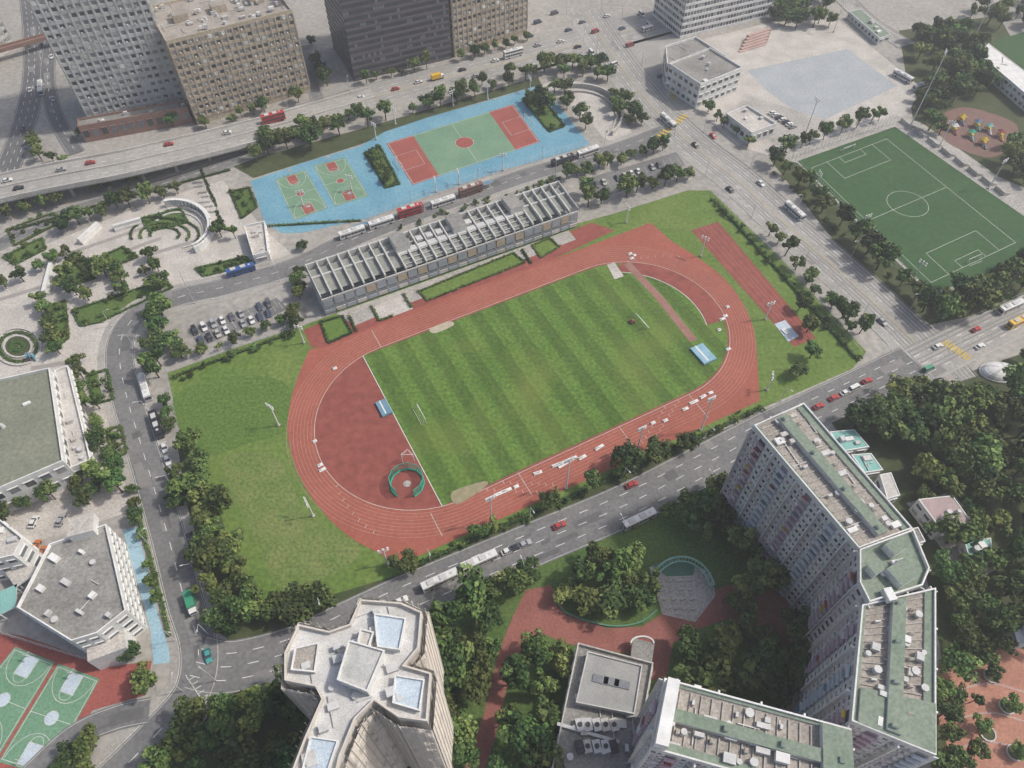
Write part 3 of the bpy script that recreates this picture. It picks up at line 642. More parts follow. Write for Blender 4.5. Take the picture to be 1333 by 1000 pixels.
# --- residential slab
HS=45
def slabblock(px,z=HS,nm='apartment_slab'):
    return building(nm,GP(px,z),z,wallw,rooft,'resid',2.9,3.0,wallw,wallp,ret=True,clut=26)
def roofrect(b,c,z,h,a0,t0,a1,t1,m,top=None):
    P=lambda a,t:tuple((c[0][k]*(1-a)+c[1][k]*a)*(1-t)+(c[3][k]*(1-a)+c[2][k]*a)*t for k in(0,1))
    b.prism([P(a0,t0),P(a1,t0),P(a1,t1),P(a0,t1)],z,z+h,m,top or m)
def roofset(b,px,z=HS):
    c=GP(px,z)
    roofrect(b,c,z,1.9,.40,.03,.58,.97,wallg,roofgr); roofrect(b,c,z,.5,.86,.0,.98,1,concl,roofgr); roofrect(b,c,z,.5,.02,0,.07,1,wallw,roofgr)
    for i in range(16):
        t=.04+i*.058; roofrect(b,c,z,.35,.10,t,.38,t+.006,conc);roofrect(b,c,z,.35,.60,t,.84,t+.006,conc)
        if i%3==1: roofrect(b,c,z,1.3,.66,t+.012,.72,t+.03,concl,rooft)
        if i%4==2: roofrect(b,c,z,1.1,.2,t+.012,.27,t+.026,metal)
        if i%5==0: roofrect(b,c,z+1.9,1.0,.45,t+.01,.53,t+.035,wallw,roofgr)
S1=[(980,556),(1045,527),(1186,690),(1116,716)]
b,p=slabblock(S1);roofset(b,S1);b.build('apartment_slab')
b,p=building('apartment_slab_corner',GP([(1117,717),(1187,691),(1208,742),(1199,764),(1130,786),(1117,760)],HS+1),HS+1,wallw,roofgr,'resid',2.9,3.0,wallw,wallp,ret=True,clut=5)
for u,v,s in((1165,712,4),(1175,745,6),(1140,740,3)):
    x,y=G(u,v,HS+3);b.box(x,y,HS+1,s,s*.8,2.6,.5,wallw,roofgr)
x,y=G(1157,775,HS+2);b.box(x,y,HS+1,2,3,2,.2,white);b.build('apartment_slab_corner')
P2=[(1120,789),(1216,767),(1216,985),(1106,940)]
b,p=slabblock(P2);roofset(b,P2)
c=GP(P2,HS);roofrect(b,c,HS,1.2,.08,.72,.99,.99,wallg,roofgr);b.build('apartment_slab')
P3=[(864,884),(1106,950),(1112,1050),(846,975)]
b,p=slabblock(P3)
Q3=[P3[0],P3[3],P3[2],P3[1]];c=GP(Q3,HS)
roofset(b,Q3);roofrect(b,c,HS+.1,4.5,.05,.01,.98,.075,white,white)
roofrect(b,c,HS+.1,2.2,.05,.84,.95,.99,wallw,roofgr);b.build('apartment_slab')
# --- scaffolded cross tower
ZT=58
T=[(470,783),(523,787),(550,799),(546,846),(528,868),(562,878),(557,941),(520,936),(488,914),(464,938),(445,985),(430,1045),(372,1030),(398,962),(420,912),(412,896),(372,888),(372,852),(390,815),(430,824),(456,815)]
netm=mat('scaffold_net',(.58,.545,.50),(.68,.65,.61),.3,fine=.15)
bam=mat('bamboo',(.60,.56,.50),(.50,.46,.41),.8)
b,p=building('scaffolded_tower',GP(T,ZT),ZT,concl,mat('roof_white_coating',(.60,.60,.59),(.45,.44,.42),.25,fine=.2),'scaf',2.9,3,bam,netm,ret=True,clut=40,par=1.3)
for px,m,h in[([(488,800),(528,806),(520,846),(492,842)],roofpb,1.6),([(515,880),(552,886),(546,925),(512,915)],roofpb,1.2),([(455,835),(500,848),(478,900),(440,885)],mat('roof_lift_core',(.5,.5,.48),(.36,.36,.34),.3,fine=.2),3.5),([(385,845),(415,838),(410,875),(380,872)],rooft,1),([(470,820),(486,824),(480,842),(466,838)],concl,2),([(405,960),(440,965),(425,1010),(395,1000)],roofpb,1)]:
    q=GP(px,ZT+h);b.prism(q,ZT,ZT+h,wallw,m);b.wall(q,.3,ZT+h,ZT+h+.5,wallw,closed=True)
b.build('scaffolded_tower')
for px,h,m in[([(1195,650),(1240,645),(1265,680),(1225,690)],7,mat('corrugated_pink',(.4,.3,.3),(.33,.27,.26),.3)),([(1255,705),(1290,700),(1292,722),(1262,730)],4,teal),([(1315,805),(1345,795),(1345,835),(1325,840)],5,wallw),([(1262,60),(1285,55),(1350,105),(1350,135)],7,white),([(1105,15),(1120,12),(1160,45),(1145,50)],4,roofgr),([(1080,562),(1112,559),(1132,582),(1096,588)],4,teal),([(1108,592),(1134,590),(1150,612),(1125,616)],4,teal),([(1145,618),(1160,615),(1172,645),(1155,650)],5,concl),([(1180,690),(1195,686),(1205,705),(1190,710)],6,roofg)]:
    building('low_building',GP(px,h),h,wallw,m,'small',3.3,3.5,clut=4,par=.15)
x,y=G(1300,486);b=MB()
for i in range(6):
    a0=i*math.pi/12;a1=(i+1)*math.pi/12
    for j in range(20):
        t0=j*math.pi/10;t1=t0+math.pi/10;f=lambda a,t:(x+7*math.cos(a)*math.cos(t),y+4.6*math.cos(a)*math.sin(t),.5+3*math.sin(a))
        b.face([f(a0,t0),f(a0,t1),f(a1,t1),f(a1,t0)],white if j%4 else wallg)
b.wall([(x+7.1*math.cos(i*.314),y+4.7*math.sin(i*.314)) for i in range(20)],.3,0,.7,wallw,closed=True);b.build('dome_building');EXP.append([(x-8,y-6),(x+8,y-6),(x+8,y+6),(x-8,y+6)])
# --- grandstand
FL=G(425,412);FR=G(752,296);BL=G(400,345,12);
gd=Vector((FR[0]-FL[0],FR[1]-FL[1]));GL=gd.length;ga=math.atan2(gd.y,gd.x);gd.normalize()
nb=Vector((-gd.y,gd.x)); dep=(Vector(BL)-Vector(FL)).dot(nb)
def GS(s,t): return (FL[0]+gd.x*s+nb.x*t,FL[1]+gd.y*s+nb.y*t)
def gbox(b,s0,s1,t0,t1,z0,z1,m,top=None): b.prism([GS(s0,t0),GS(s1,t0),GS(s1,t1),GS(s0,t1)],z0,z1,m,top)
b=MB();tan=mat('stand_panel_tan',(.46,.39,.29),(.38,.32,.24),.3);gp=mat('stand_panel_grey',(.34,.37,.41),(.28,.31,.34),.3)
fin=mat('stand_fin',(.53,.53,.50),(.42,.42,.40),.25,fine=.2)
gbox(b,0,GL,1,dep,0,3.2,wallg)
nr=12
for i in range(nr): gbox(b,1,GL-1,2+i*.9,2+(i+1)*.9,3.2,3.6+i*.42,concl,bluem if i%2 else gp)
gbox(b,0,GL,2+nr*.9,dep-1,3.2,9.2,wallw,roofg)
deckm=mat('stand_roof_deck',(.20,.215,.19),(.29,.29,.265),.3,fine=.3)
nfin=27
for i in range(nfin):
    s=GL*i/(nfin-1)
    s0=max(0,s-.28);s1=min(GL,s+.28)
    A=[(*GS(s0,.5),8.4),(*GS(s1,.5),8.4),(*GS(s1,dep+.5),10.6),(*GS(s0,dep+.5),10.6)];B=[(p[0],p[1],p[2]+1.9) for p in A]
    b.face(B,fin)
    for k in range(4): b.face([A[k],A[(k+1)%4],B[(k+1)%4],B[k]],fin)
    gbox(b,s0,s1,.9,1.6,0,8.4,fin)
    if i<nfin-1:
        e=GL*(i+1)/(nfin-1)
        t0=3.2 if i<8 or i>20 else 1.5
        b.face([(*GS(s1,t0),9.0),(*GS(e-.3,t0),9.0),(*GS(e-.3,dep-2),10.6),(*GS(s1,dep-2),10.6)],deckm)
        if 8<=i<=20:
            for k in range(5): b.rod((*GS(s1,3+k*2.5),9.7+k*.35),(*GS(e-.3,3+k*2.5),9.7+k*.35),.2,.2,fin,4)
            gbox(b,s1,e-.3,dep*.45,dep*.6,10.2,10.9,metal)
            if R()<.5: gbox(b,s1+.6,e-1,dep*.65,dep*.8,10.4,11.6,random.choice([metal,wallg,concl]))
        else: gbox(b,s1,e-.3,dep*.62,dep*.66,10.0,10.9,fin)
        gbox(b,s1,e-.3,.2,.6,4.6,7.8,[gp,gp,tan,gp,tan][i%5] if i>2 else gp)
        gbox(b,s1,e-.3,0.1,.5,1.0,2.6,[gp,concl][i%2])
gbox(b,0,GL,.25,.7,8.2,8.9,fin);gbox(b,0,GL,dep-.2,dep+.5,9,12.2,fin)
for s in(GL*.33,GL*.55,GL*.78): gbox(b,s-3,s+3,dep*.5,dep-.3,10.6,14,wallg,roofg)
b.build('grandstand');EXP.append([GS(-1,-1),GS(GL+1,-1),GS(GL+1,dep+1),GS(-1,dep+1)])
building('park_office_building',GP([(318,296),(345,290),(350,330),(330,335)],4),4,wallw,pavel,'small',3,3.5,white)
for u,v in((480,310),(640,256)):
    x,y=G(u,v);b=MB();a=ga
    c,s=math.cos(a),math.sin(a);x+=-s*6.8;y+=c*6.8
    b.box(x,y,2.6,8,1.8,.15,a,metal,bluem)
    for i in(-3.5,0,3.5): b.rod((x+c*i,y+s*i,0),(x+c*i,y+s*i,2.6),.08,.08,darkm)
    b.box(x,y,.45,6,.4,.08,a,metal);b.build('bus_shelter')
# ---------- vehicles ----------
def wheel(b,x,y,r,w):
    A=[(x+r*math.cos(i*.6283),y-w/2,r+r*math.sin(i*.6283)) for i in range(10)];B=[(p[0],y+w/2,p[2]) for p in A]
    b.face(A,tire);b.face(B,tire)
    for i in range(10): b.face([A[i],A[(i+1)%10],B[(i+1)%10],B[i]],tire)
def loftcar(L=4.4,W=1.8,prof=None,cab=None,name='car'):
    b=MB();hw=W/2
    prof=prof or[(-L/2,.35),(-L/2,.8),(-L/2+.25,.98),(L*.22,.95),(L/2-.25,.78),(L/2,.6),(L/2,.35)]
    n=len(prof);A=[(x,-hw,z) for x,z in prof];B=[(x,hw,z) for x,z in prof]
    b.face(A,paint);b.face(B[::-1],paint)
    for i in range(n): j=(i+1)%n;b.face([A[i],A[j],B[j],B[i]],paint)
    x0,x1,x2,x3,zt=cab or(-L*.42,-L*.28,L*.06,L*.22,1.45);w0=hw*.94;w1=hw*.74;zb=.96
    lo=[(x0,-w0,zb),(x3,-w0,zb),(x3,w0,zb),(x0,w0,zb)];hi=[(x1,-w1,zt),(x2,-w1,zt),(x2,w1,zt),(x1,w1,zt)]
    for i in range(4): b.face([lo[i],lo[(i+1)%4],hi[(i+1)%4],hi[i]],gl1)
    b.face(hi,paint); xm=(x1+x2)/2
    for s in(-1,1): b.face([(xm-.06,s*(w0+.01),zb),(xm+.06,s*(w0+.01),zb),(xm+.06,s*(w1+.01),zt),(xm-.06,s*(w1+.01),zt)],paint)
    for x in(-L*.31,L*.31):
        for s in(-1,1): wheel(b,x,s*(hw-.08),.33,.22)
    for s in(-1,1): b.box(L/2,s*hw*.7,.6,.06,.35,.14,0,white);b.box(-L/2,s*hw*.75,.65,.06,.3,.16,0,cred);b.box(x3-.2,s*(hw+.08),.95,.12,.16,.12,0,paint)
    return b.mesh(name)
def busmesh(L,H,decks,name,cabtruck=False):
    b=MB();W=2.5;hw=W/2
    ch=.18;sec=[(-hw,.35),(hw,.35),(hw,H-ch),(hw-ch,H),(-hw+ch,H),(-hw,H-ch)]
    A=[(-L/2,y,z) for y,z in sec];B=[(L/2,y,z) for y,z in sec];b.face(A,paint);b.face(B,paint)
    for i in range(6): j=(i+1)%6;b.face([A[i],A[j],B[j],B[i]],paint)
    for dk in range(decks):
        z0=1.25+dk*1.9;z1=z0+(.95 if decks>1 else 1.05);n=int(L/1.6);w=(L-.8)/n
        for i in range(n):
            x=-L/2+.4+i*w
            for s in(-1,1): b.face([(x+.06,s*(hw+.015),z0),(x+w-.06,s*(hw+.015),z0),(x+w-.06,s*(hw+.015),z1),(x+.06,s*(hw+.015),z1)],gl1)
        for s in(-1,1): b.face([(s*(L/2+.015),-hw+.15,z0-.2),(s*(L/2+.015),hw-.15,z0-.2),(s*(L/2+.015),hw-.15,z1+.1),(s*(L/2+.015),-hw+.15,z1+.1)],gl1)
    for x in((-L*.25,L*.1) if L>8 else(0,)): b.box(x,0,H,2.2,1.6,.28,0,wallg)
    b.box(L*.32,0,H,.8,.8,.1,0,metal)
    for x in(-L*.28,L*.33):
        for s in(-1,1): wheel(b,x,s*(hw-.12),.48,.3)
    for s in(-1,1): b.box(L/2+.15,s*(hw+.12),H*.6,.15,.2,.5,0,darkm)
    return b.mesh(name)
def truckmesh():
    b=MB()
    b.box(-1,0,.9,5.4,2.3,2.3,0,paint);b.box(2.6,0,.5,1.6,2.1,1.7,0,white);b.box(3.415,0,1.3,.03,1.8,.75,0,gl1)
    for s in(-1,1): b.box(2.7,s*1.065,1.3,1.0,.03,.6,0,gl1)
    b.box(-.2,0,.5,7,.9,.4,0,darkm)
    for x in(-2.4,2.5):
        for s in(-1,1): wheel(b,x,s*.95,.45,.3)
    return b.mesh('truck')
VM={'car':loftcar(),'suv':loftcar(4.7,1.9,cab=(-2.25,-2.0,.35,1.1,1.75)),'van':loftcar(5.2,1.95,cab=(-2.55,-2.45,1.1,1.9,2.05)),'bus':busmesh(11.5,3.2,1,'bus'),'minibus':busmesh(7,2.7,1,'minibus'),'ddbus':busmesh(11.5,4.4,2,'ddbus'),'truck':truckmesh()}
VN={'car':'car','suv':'car','van':'van','bus':'coach_bus','minibus':'minibus','ddbus':'double_decker_bus','truck':'box_truck'}
W=(.68,.68,.66,1);K=(.03,.03,.035,1);S=(.35,.36,.37,1);RD=(.42,.04,.035,1);BL_=(.04,.10,.3,1);GN=(.05,.27,.15,1);YL=(.7,.42,.04,1);TL_=(.07,.33,.31,1);BR=(.22,.10,.07,1)
cols=[W,W,W,W,K,K,S,S,(.12,.12,.13,1),(.06,.08,.13,1),RD,W,(.45,.43,.38,1)]
def veh(kind,u,v,u2,v2,col,z=.16,par=False):
    x,y=G(u,v,z);x2,y2=G(u2,v2,z);o=bpy.data.objects.new(('parked_' if par else '')+VN[kind],VM[kind]);bpy.context.collection.objects.link(o)
    o.location=(x,y,z);o.rotation_euler=(0,0,math.atan2(y2-y,x2-x)+U(-.025,.025));o.color=col
def vl(kind,u,v,d,col,z=.16,par=False): veh(kind,u,v,u+d[0],v+d[1],col,z,par)
d1=(60,-20)
for k,u,v,c in[('ddbus',535,279,RD),('bus',497,293,W),('bus',459,306,W),('bus',577,266,W),('ddbus',613,252,BR),('bus',732,212,K),('bus',765,201,W)]: vl(k,u,v,d1,c)
vl('bus',315,355,(60,-17),BL_)
for k,u,v,c in[('bus',573,758,W),('bus',624,733,W),('bus',831,679,W),('car',728,685,RD),('car',822,632,RD),('car',683,709,S),('car',672,713,K),('car',661,718,W),('car',522,783,W)]: vl(k,u,v,(50,-23),c)
for k,u,v,c in[('bus',869,161,W),('bus',1033,278,W),('car',928,178,RD),('car',990,240,W),('car',905,190,K),('car',1148,420,S),('car',950,248,K)]: vl(k,u,v,(30,27),c)
for k,u,v,c in[('ddbus',668,74,W),('truck',570,103,YL),('car',515,117,RD),('car',602,92,K),('car',645,80,W),('car',730,55,W),('car',752,62,K),('car',700,60,S),('ddbus',357,158,RD),('car',545,108,W),('car',470,128,W),('car',620,100,S),('car',440,150,K)]: vl(k,u,v,(60,-16),c,z=.16 if k!='ddbus' or u>400 else 3.85)
for k,u,v,c in[('car',118,213,RD),('car',220,189,RD),('car',10,236,W),('car',296,174,W),('car',80,222,S),('car',25,246,K)]: vl(k,u,v,(60,-13),c,z=9.03 if u<90 else(8.9 if u<130 else(7.65 if u<250 else 5.75)))
for k,u,v,c in[('bus',191,508,W),('bus',206,556,K),('car',215,584,W),('car',219,600,W),('car',223,614,S),('truck',251,788,GN),('car',272,854,TL_),('car',249,702,K),('car',252,714,K),('car',256,728,W),('car',228,632,K),('car',190,480,K)]: vl(k,u,v,(14,50),c)
for k,u,v,c in[('van',1112,506,W),('car',1065,530,RD),('car',1085,519,RD),('car',1128,497,RD),('van',1208,481,GN),('car',1100,512,W)]: vl(k,u,v,(50,-24),c)
for k,u,v,c in[('bus',1313,403,W),('bus',1325,421,YL),('car',1275,452,W),('car',1270,430,RD),('car',1220,452,W)]: vl(k,u,v,(50,-23),c)
for u,v in((1174,103),(1199,115)): vl('bus',u,v,(25,13) if u<1180 else (40,-12),W,par=True)
for u,v,k in((44,8,'car'),(38,60,'van'),(55,60,'car'),(55,118,'bus'),(40,118,'car'),(30,170,'car'),(68,75,'car'),(70,130,'car')): vl(k,u,v,(-2,50),random.choice(cols))
for u,v in((758,30),(775,42),(790,22),(810,38),(835,20),(740,40),(845,35),(820,60),(722,18),(770,70),(800,85),(700,30),(690,48),(860,100)): vl(random.choice(['car','van','car']),u,v,(40,random.choice([-12,-14,40])),random.choice(cols))
vl('minibus',842,40,(50,-15),W)
for i in range(9):
    if i!=4: vl('car',262+i*11,444-i*4.4,(8,17),random.choice(cols),par=True)
for i in range(9):
    if i!=6:vl(random.choice(['car','suv']),254+i*12,431-i*4.4,(8,17),random.choice(cols),par=True)
for i in range(11):
    if i not in(3,8):vl('car',768+i*9,244-i*2.8,(7,12),random.choice(cols),par=True)
for i in range(7): vl('car',1005+i*4.5,148+i*3,(14,-5),random.choice(cols),par=True)
for u,v,c in((45,680,W),(80,678,S),(48,712,(.5,.15,.03,1)),(56,720,(.5,.15,.03,1)),(60,728,W),(38,717,K)): vl('car',u,v,(10,-22),c,par=True)
x,y=G(822,420);b=MB();b.box(0,0,.35,1.9,1.1,.5,0,cred);b.box(.5,0,.85,.8,.9,.35,0,cred);b.box(-.4,0,.85,.5,.6,.6,0,darkm);b.box(0,0,.15,1.0,2.2,.2,0,darkm)
for i in(-.7,.7):
    for j in(-.6,.6): wheel(b,i,j,.35,.25)
b.build('ride_on_mower',(x,y,.13),.4)
# ---------- lamps & masts ----------
def mast(u,v,tv,name='floodlight_mast',heads=4):
    x,y=G(u,v);h=hsolve(u,v,tv);b=MB();b.cyl(0,0,0,h,.28,.16,white,8);b.cyl(0,0,0,.5,.6,.6,conc,8)
    for r in range(2 if heads>2 else 1):
        z=h-.3-r*1.1;b.rod((-1.6,0,z),(1.6,0,z),.1,.1,metal,4)
        for i in range(heads): b.box(-1.4+i*2.8/max(1,heads-1),.25,z-.25,.6 if heads<6 else .45,.35,.55,0,white)
    if heads>2:
        for k in(-.9,.9): b.rod((k,0,h-1.4),(k,0,h-.2),.06,.06,metal,4)
    b.build(name,(x,y,.1),U(0,3) if heads<6 else AX)
for a in[(640,681,648),(737,636,598),(829,588,557),(912,560,518)]:
    mast(*a,heads=6)
for a in[(363,554,527),(408,672,652),(505,735,716),(396,447,424),(996,416,394),(912,334,308),(998,508,488),(1047,178,128),(1122,300,280),(1185,370,340),(1184,166,66),(1222,192,158),(1286,246,208),(1062,243,224),(1265,55,0),(1085,42,0),(598,240,222),(655,222,200),(515,162,140),(590,138,118),(690,120,100),(568,250,232),(490,182,160),(395,268,248),(458,248,228),(635,130,108),(815,290,268)]: mast(*a,heads=3)
def lamp(x,y,ang,z=0,h=9):
    o=bpy.data.objects.new('street_lamp',LM);bpy.context.collection.objects.link(o);o.location=(x,y,z);o.rotation_euler=(0,0,ang)
b=MB();b.cyl(0,0,0,8.5,.14,.08,metal,6);b.rod((0,0,8.4),(2,0,9.2),.07,.06,metal);b.box(2.2,0,9.1,.9,.3,.15,0,metal);LM=b.mesh('street_lamp')
for pts,w in((main,12.5),(aven,11),(front,5.8),(south,8)):
    for s in(-1,1):
        q=resample(offs(pts,s*w),34)
        for i in range(len(q)-1): lamp(q[i][0],q[i][1],math.atan2(q[i+1][1]-q[i][1],q[i+1][0]-q[i][0])-s*math.pi/2)
def fence(px,h=4,name='mesh_fence',step=2.5,closed=False):
    p=resample(GP(px),step);b=MB()
    for i in range(len(p)-1):
        a,c=p[i],p[i+1];b.rod((*a,0),(*a,h),.06,.06,metal,4)
        for z in(.3,h*.35,h*.7,h): b.rod((*a,z),(*c,z),.035,.035,metal,3)
    b.build(name)
fence([(1030,208),(1168,160)],7);fence([(1168,160),(1340,285)],3);fence([(1030,210),(1120,300),(1205,388)],4)
fence([(218,486),(300,457),(392,425)],3);fence([(218,486),(236,575),(258,600)],3);fence([(326,236),(345,292),(368,306)],4);fence([(480,286),(630,232),(766,190)],4);fence([(925,250),(1010,335),(1125,462)],2.4)
fence([(-10,822),(140,868)],4)
b=MB()
for i in range(5):
    for k in range(8):
        t0=k/8;a=G(1178+140*t0+2,156+100*t0);c=G(1178+140*(t0+.1),156+100*(t0+.1)); b.wall([a,c],.88,0,.4+.4*i,conc,off=-i*.9)
b.build('bleacher_stand')
# ---------- trees ----------
def treemesh(name,seed,rx=4.,hz=3.0,trunk=3.2,ncl=20,nl=1500,tone=(.35,.45,.2),ls=.46,lobes=0):
    rg=np.random.RandomState(seed);b=MB();top=trunk+hz
    b.rod((0,0,0),(.1,.1,trunk),.28,.2,bark,7)
    cl=[];lb=[(rg.uniform(0,6.28),rg.uniform(.0,.5)) for _ in range(4)]
    for i in range(ncl):
        a=rg.uniform(0,2*np.pi);r=math.sqrt(rg.uniform(0,1))*(.72+.16*math.sin(2*a+lb[0][0])+.12*math.sin(3*a+lb[1][0]));zz=rg.uniform(-.35,.85)*math.sqrt(max(0.05,1-r*r))
        c=np.array([math.cos(a)*r*rx,math.sin(a)*r*rx,trunk+hz*.5+zz*hz*.8]);cr=rg.uniform(.17,.38)*rx;cl.append((c,cr,rg.choice(3,p=tone)))
        if i<7:
            b.rod((.1,.1,trunk*.8),tuple(c*.85+np.array([0,0,trunk*.1])),.13,.05,bark,4)
    wts=np.array([q[1]**2 for q in cl]);wts/=wts.sum()
    V=[];Fc=[];Mi=[];base=len(b.v)
    li=[b.m(x) for x in lf]
    for k in range(nl):
        c,cr,tn=cl[rg.choice(ncl,p=wts)];d=rg.normal(size=3);d/=np.linalg.norm(d);d[2]=d[2]*.8+.12;rr=cr*rg.uniform(.6,1.1)
        p=c+d*rr;n=d*.8+rg.normal(size=3)*.5+np.array([0,0,.4]);n/=np.linalg.norm(n)
        e=np.cross(n,rg.normal(size=3));e/=np.linalg.norm(e);g=np.cross(n,e);s=ls*rg.uniform(.5,1.25);e*=s;g*=s*rg.uniform(.5,1)
        i0=base+len(V);V+=[tuple(p-e),tuple(p-g),tuple(p+e),tuple(p+g)];Fc.append((i0,i0+1,i0+2,i0+3))
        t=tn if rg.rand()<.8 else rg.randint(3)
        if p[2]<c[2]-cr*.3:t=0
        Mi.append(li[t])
    b.v+=V;b.f+=Fc;b.mi+=Mi
    return b.mesh(name)
TM=[treemesh('broadleaf_tree',1,nl=1200),treemesh('broadleaf_tree',2,3.6,3.6,3.4,18,1100,(.3,.5,.2)),treemesh('broadleaf_tree',3,4.4,2.8,3,28,1450,(.5,.35,.15)),treemesh('broadleaf_tree',4,3.8,3.2,3,16,1050,(.2,.45,.35)),treemesh('broadleaf_tree',5,4.6,3.6,3.6,34,1600,(.55,.35,.1)),treemesh('broadleaf_tree',6,3.4,4.2,3,20,1200,(.4,.4,.2)),treemesh('broadleaf_tree',8,4.2,3.4,3,24,1300,(.15,.5,.35)),treemesh('broadleaf_tree',11,4.4,3.8,3.2,30,1450,(.7,.25,.05)),treemesh('broadleaf_tree',12,4.0,3.0,3,22,1200,(.1,.35,.55)),treemesh('broadleaf_tree',14,3.6,3.2,2.6,9,850,(.1,.4,.5))]
TS=treemesh('conifer_tree',9,1.6,8,1.5,22,1200,(.7,.3,0),.3)
SH=[treemesh('shrub',20+i,1.6,1.4,.3,12,380,(.3,.45,.25),.25) for i in range(3)]
placed=[];grid={}
def tree(x,y,r,kind=None,force=False):
    if not kind: r*=1.12*U(.85,1.18)
    if not force and blocked(x,y,r*.3): return False
    gx,gy=int(x//8),int(y//8)
    for i in(-1,0,1):
        for j in(-1,0,1):
            for(px_,py_,pr) in grid.get((gx+i,gy+j),[]):
                if math.hypot(px_-x,py_-y)<.6*(pr+r): return False
    grid.setdefault((gx,gy),[]).append((x,y,r))
    me=kind or random.choice(TM);nm=me.name.split('.')[0]
    o=bpy.data.objects.new(nm,me);bpy.context.collection.objects.link(o)
    s=r/4. if nm=='broadleaf_tree' else r/2.6
    if nm=='shrub': s=r/1.6
    o.location=(x,y,0);o.rotation_euler=(U(-.06,.06),U(-.06,.06),U(0,6.28));o.scale=(s*U(.82,1.2),s*U(.82,1.2),s*U(.8,1.3));placed.append(o);return True
def row(px,sp,r0,r1,jit=1,kind=None,p=.94):
    for q in resample(cat(GP(px),6),sp):
        if R()<p: tree(q[0]+U(-jit,jit),q[1]+U(-jit,jit),U(r0,r1),kind)
def area(px,n,r0,r1,kind=None,force=False):
    p=GP(px);xs=[q[0] for q in p];ys=[q[1] for q in p];c=0
    for _ in range(n*14):
        x,y=U(min(xs),max(xs)),U(min(ys),max(ys))
        if inpoly(x,y,p) and tree(x,y,U(r0,r1),kind,force):
            c+=1
            if c>=n:break
row([(528,738),(600,712),(700,668),(800,622),(900,578),(990,540),(1080,500)],5.0,2.8,4.8,1.4,p=.88)
row([(540,752),(640,708),(760,655),(880,600)],6,2.2,3.4,1.2)
row([(345,805),(430,790),(520,760)],5,3.5,5.2,2)
area([(355,785),(430,770),(470,770),(440,800),(350,835)],18,3.5,5)
area([(238,580),(262,585),(285,640),(300,660),(290,690),(262,650)],18,3.5,5.2)
area([(262,655),(290,690),(310,735),(345,805),(330,842),(285,820),(262,760)],38,2.8,4.8)
row([(215,410),(205,440),(208,470),(214,500)],4.5,3,4.4,1.6);row([(222,440),(240,470)],4.5,2.6,3.6)
row([(218,530),(232,575)],5,2.2,3);row([(245,470),(300,448),(385,418)],6,1.6,2.6);row([(215,400),(300,378),(370,362)],6,2.2,3.6,1.5,p=.8)
row([(232,625),(245,690),(262,760)],5,2.6,3.8)
area([(530,790),(590,770),(640,810),(650,850),(620,920),(600,1010),(560,1010),(585,900),(560,840)],34,3.6,5.4)
area([(600,762),(680,732),(690,755),(640,790)],12,3.4,4.6);row([(860,625),(900,660),(940,690)],6,3.4,4.6)
area([(660,860),(745,850),(748,870),(730,900),(715,1015),(650,1015),(660,930)],26,3.6,5.2)
area([(728,755),(800,722),(845,748),(846,790),(790,812),(735,790)],30,3.6,5.2)
area([(850,668),(905,645),(960,650),(985,730),(955,735),(900,705)],26,3.4,4.8)
area([(880,850),(935,835),(960,760),(1000,735),(1035,830),(1050,930),(900,900)],60,4,5.6)
area([(225,920),(290,880),(370,870),(385,900),(395,1010),(205,1010)],50,4,5.6)
area([(125,885),(210,862),(228,880),(190,930),(115,960)],22,3,4.4);area([(50,980),(190,960),(195,1015),(40,1015)],18,3.5,4.6)
row([(170,830),(176,860)],5,2.5,3);row([(90,850),(130,868)],6,3,3.6)
area([(1170,560),(1262,492),(1345,470),(1345,850),(1245,850),(1215,760),(1200,700)],160,3.4,6.0)
area([(1105,560),(1140,520),(1200,500),(1260,500),(1200,560),(1150,585)],20,3.8,5)
area([(1215,900),(1245,850),(1345,830),(1345,860),(1250,900),(1260,1010),(1215,1010)],24,3,4.4)
area([(1225,850),(1300,835),(1310,845),(1240,880),(1250,1000),(1222,1000)],22,2.6,4.0,None,True)
for u,v in((1262,915),(1272,945),(1262,980),(1290,880),(1310,920),(1320,980)):
    x,y=G(u,v);tree(x,y,2.2,None,True)
row([(932,243),(990,300),(1060,375),(1140,452)],5.6,2.4,4.0,1.8,p=.8);row([(915,215),(930,235)],5,3,4)
row([(1010,330),(1065,390),(1120,450)],7,1.8,3.6,1.8,p=.75)
row([(1000,210),(1040,245),(1100,305),(1160,365),(1200,400)],5,2.8,4.6,1.8,p=.88);row([(1020,215),(1070,265),(1140,340)],6,2.2,3.6,1.6,p=.8)
area([(1160,365),(1215,388),(1333,350),(1333,398),(1215,425),(1150,385)],44,3.6,4.8)
row([(1020,198),(1100,172),(1165,150)],5,2.8,3.8)
area([(1180,50),(1240,40),(1280,80),(1290,130),(1220,140),(1195,80)],34,3.6,5);area([(1190,130),(1225,125),(1225,180),(1195,165)],10,3.4,4.4)
area([(1000,0),(1085,0),(1080,40),(1010,40)],20,4,5.5);area([(1290,185),(1345,190),(1345,250),(1310,225)],12,3.4,4.4);area([(1240,20),(1345,0),(1345,45),(1270,50)],12,3.4,4.4)
row([(310,212),(400,185),(480,165),(560,142),(640,118),(700,100)],5,3,4.4,1.5);row([(320,200),(400,175),(470,152)],6,2.6,4);row([(560,130),(690,92)],6,2.4,3.4,p=.7)
area([(300,185),(400,160),(410,195),(320,215)],18,3,4.6)
area([(700,95),(760,80),(815,90),(822,115),(780,110),(720,100)],16,3.4,4.6);area([(720,120),(745,118),(755,140),(735,145)],5,3,4);area([(790,125),(835,135),(835,165),(810,165)],10,3,4);row([(752,155),(775,180)],5,2.6,3.4)
row([(20,285),(80,265),(150,245),(255,222),(300,205)],6,2.6,3.8,1.5,p=.85);row([(85,300),(150,275),(260,245)],6,2.6,3.8,1.5)
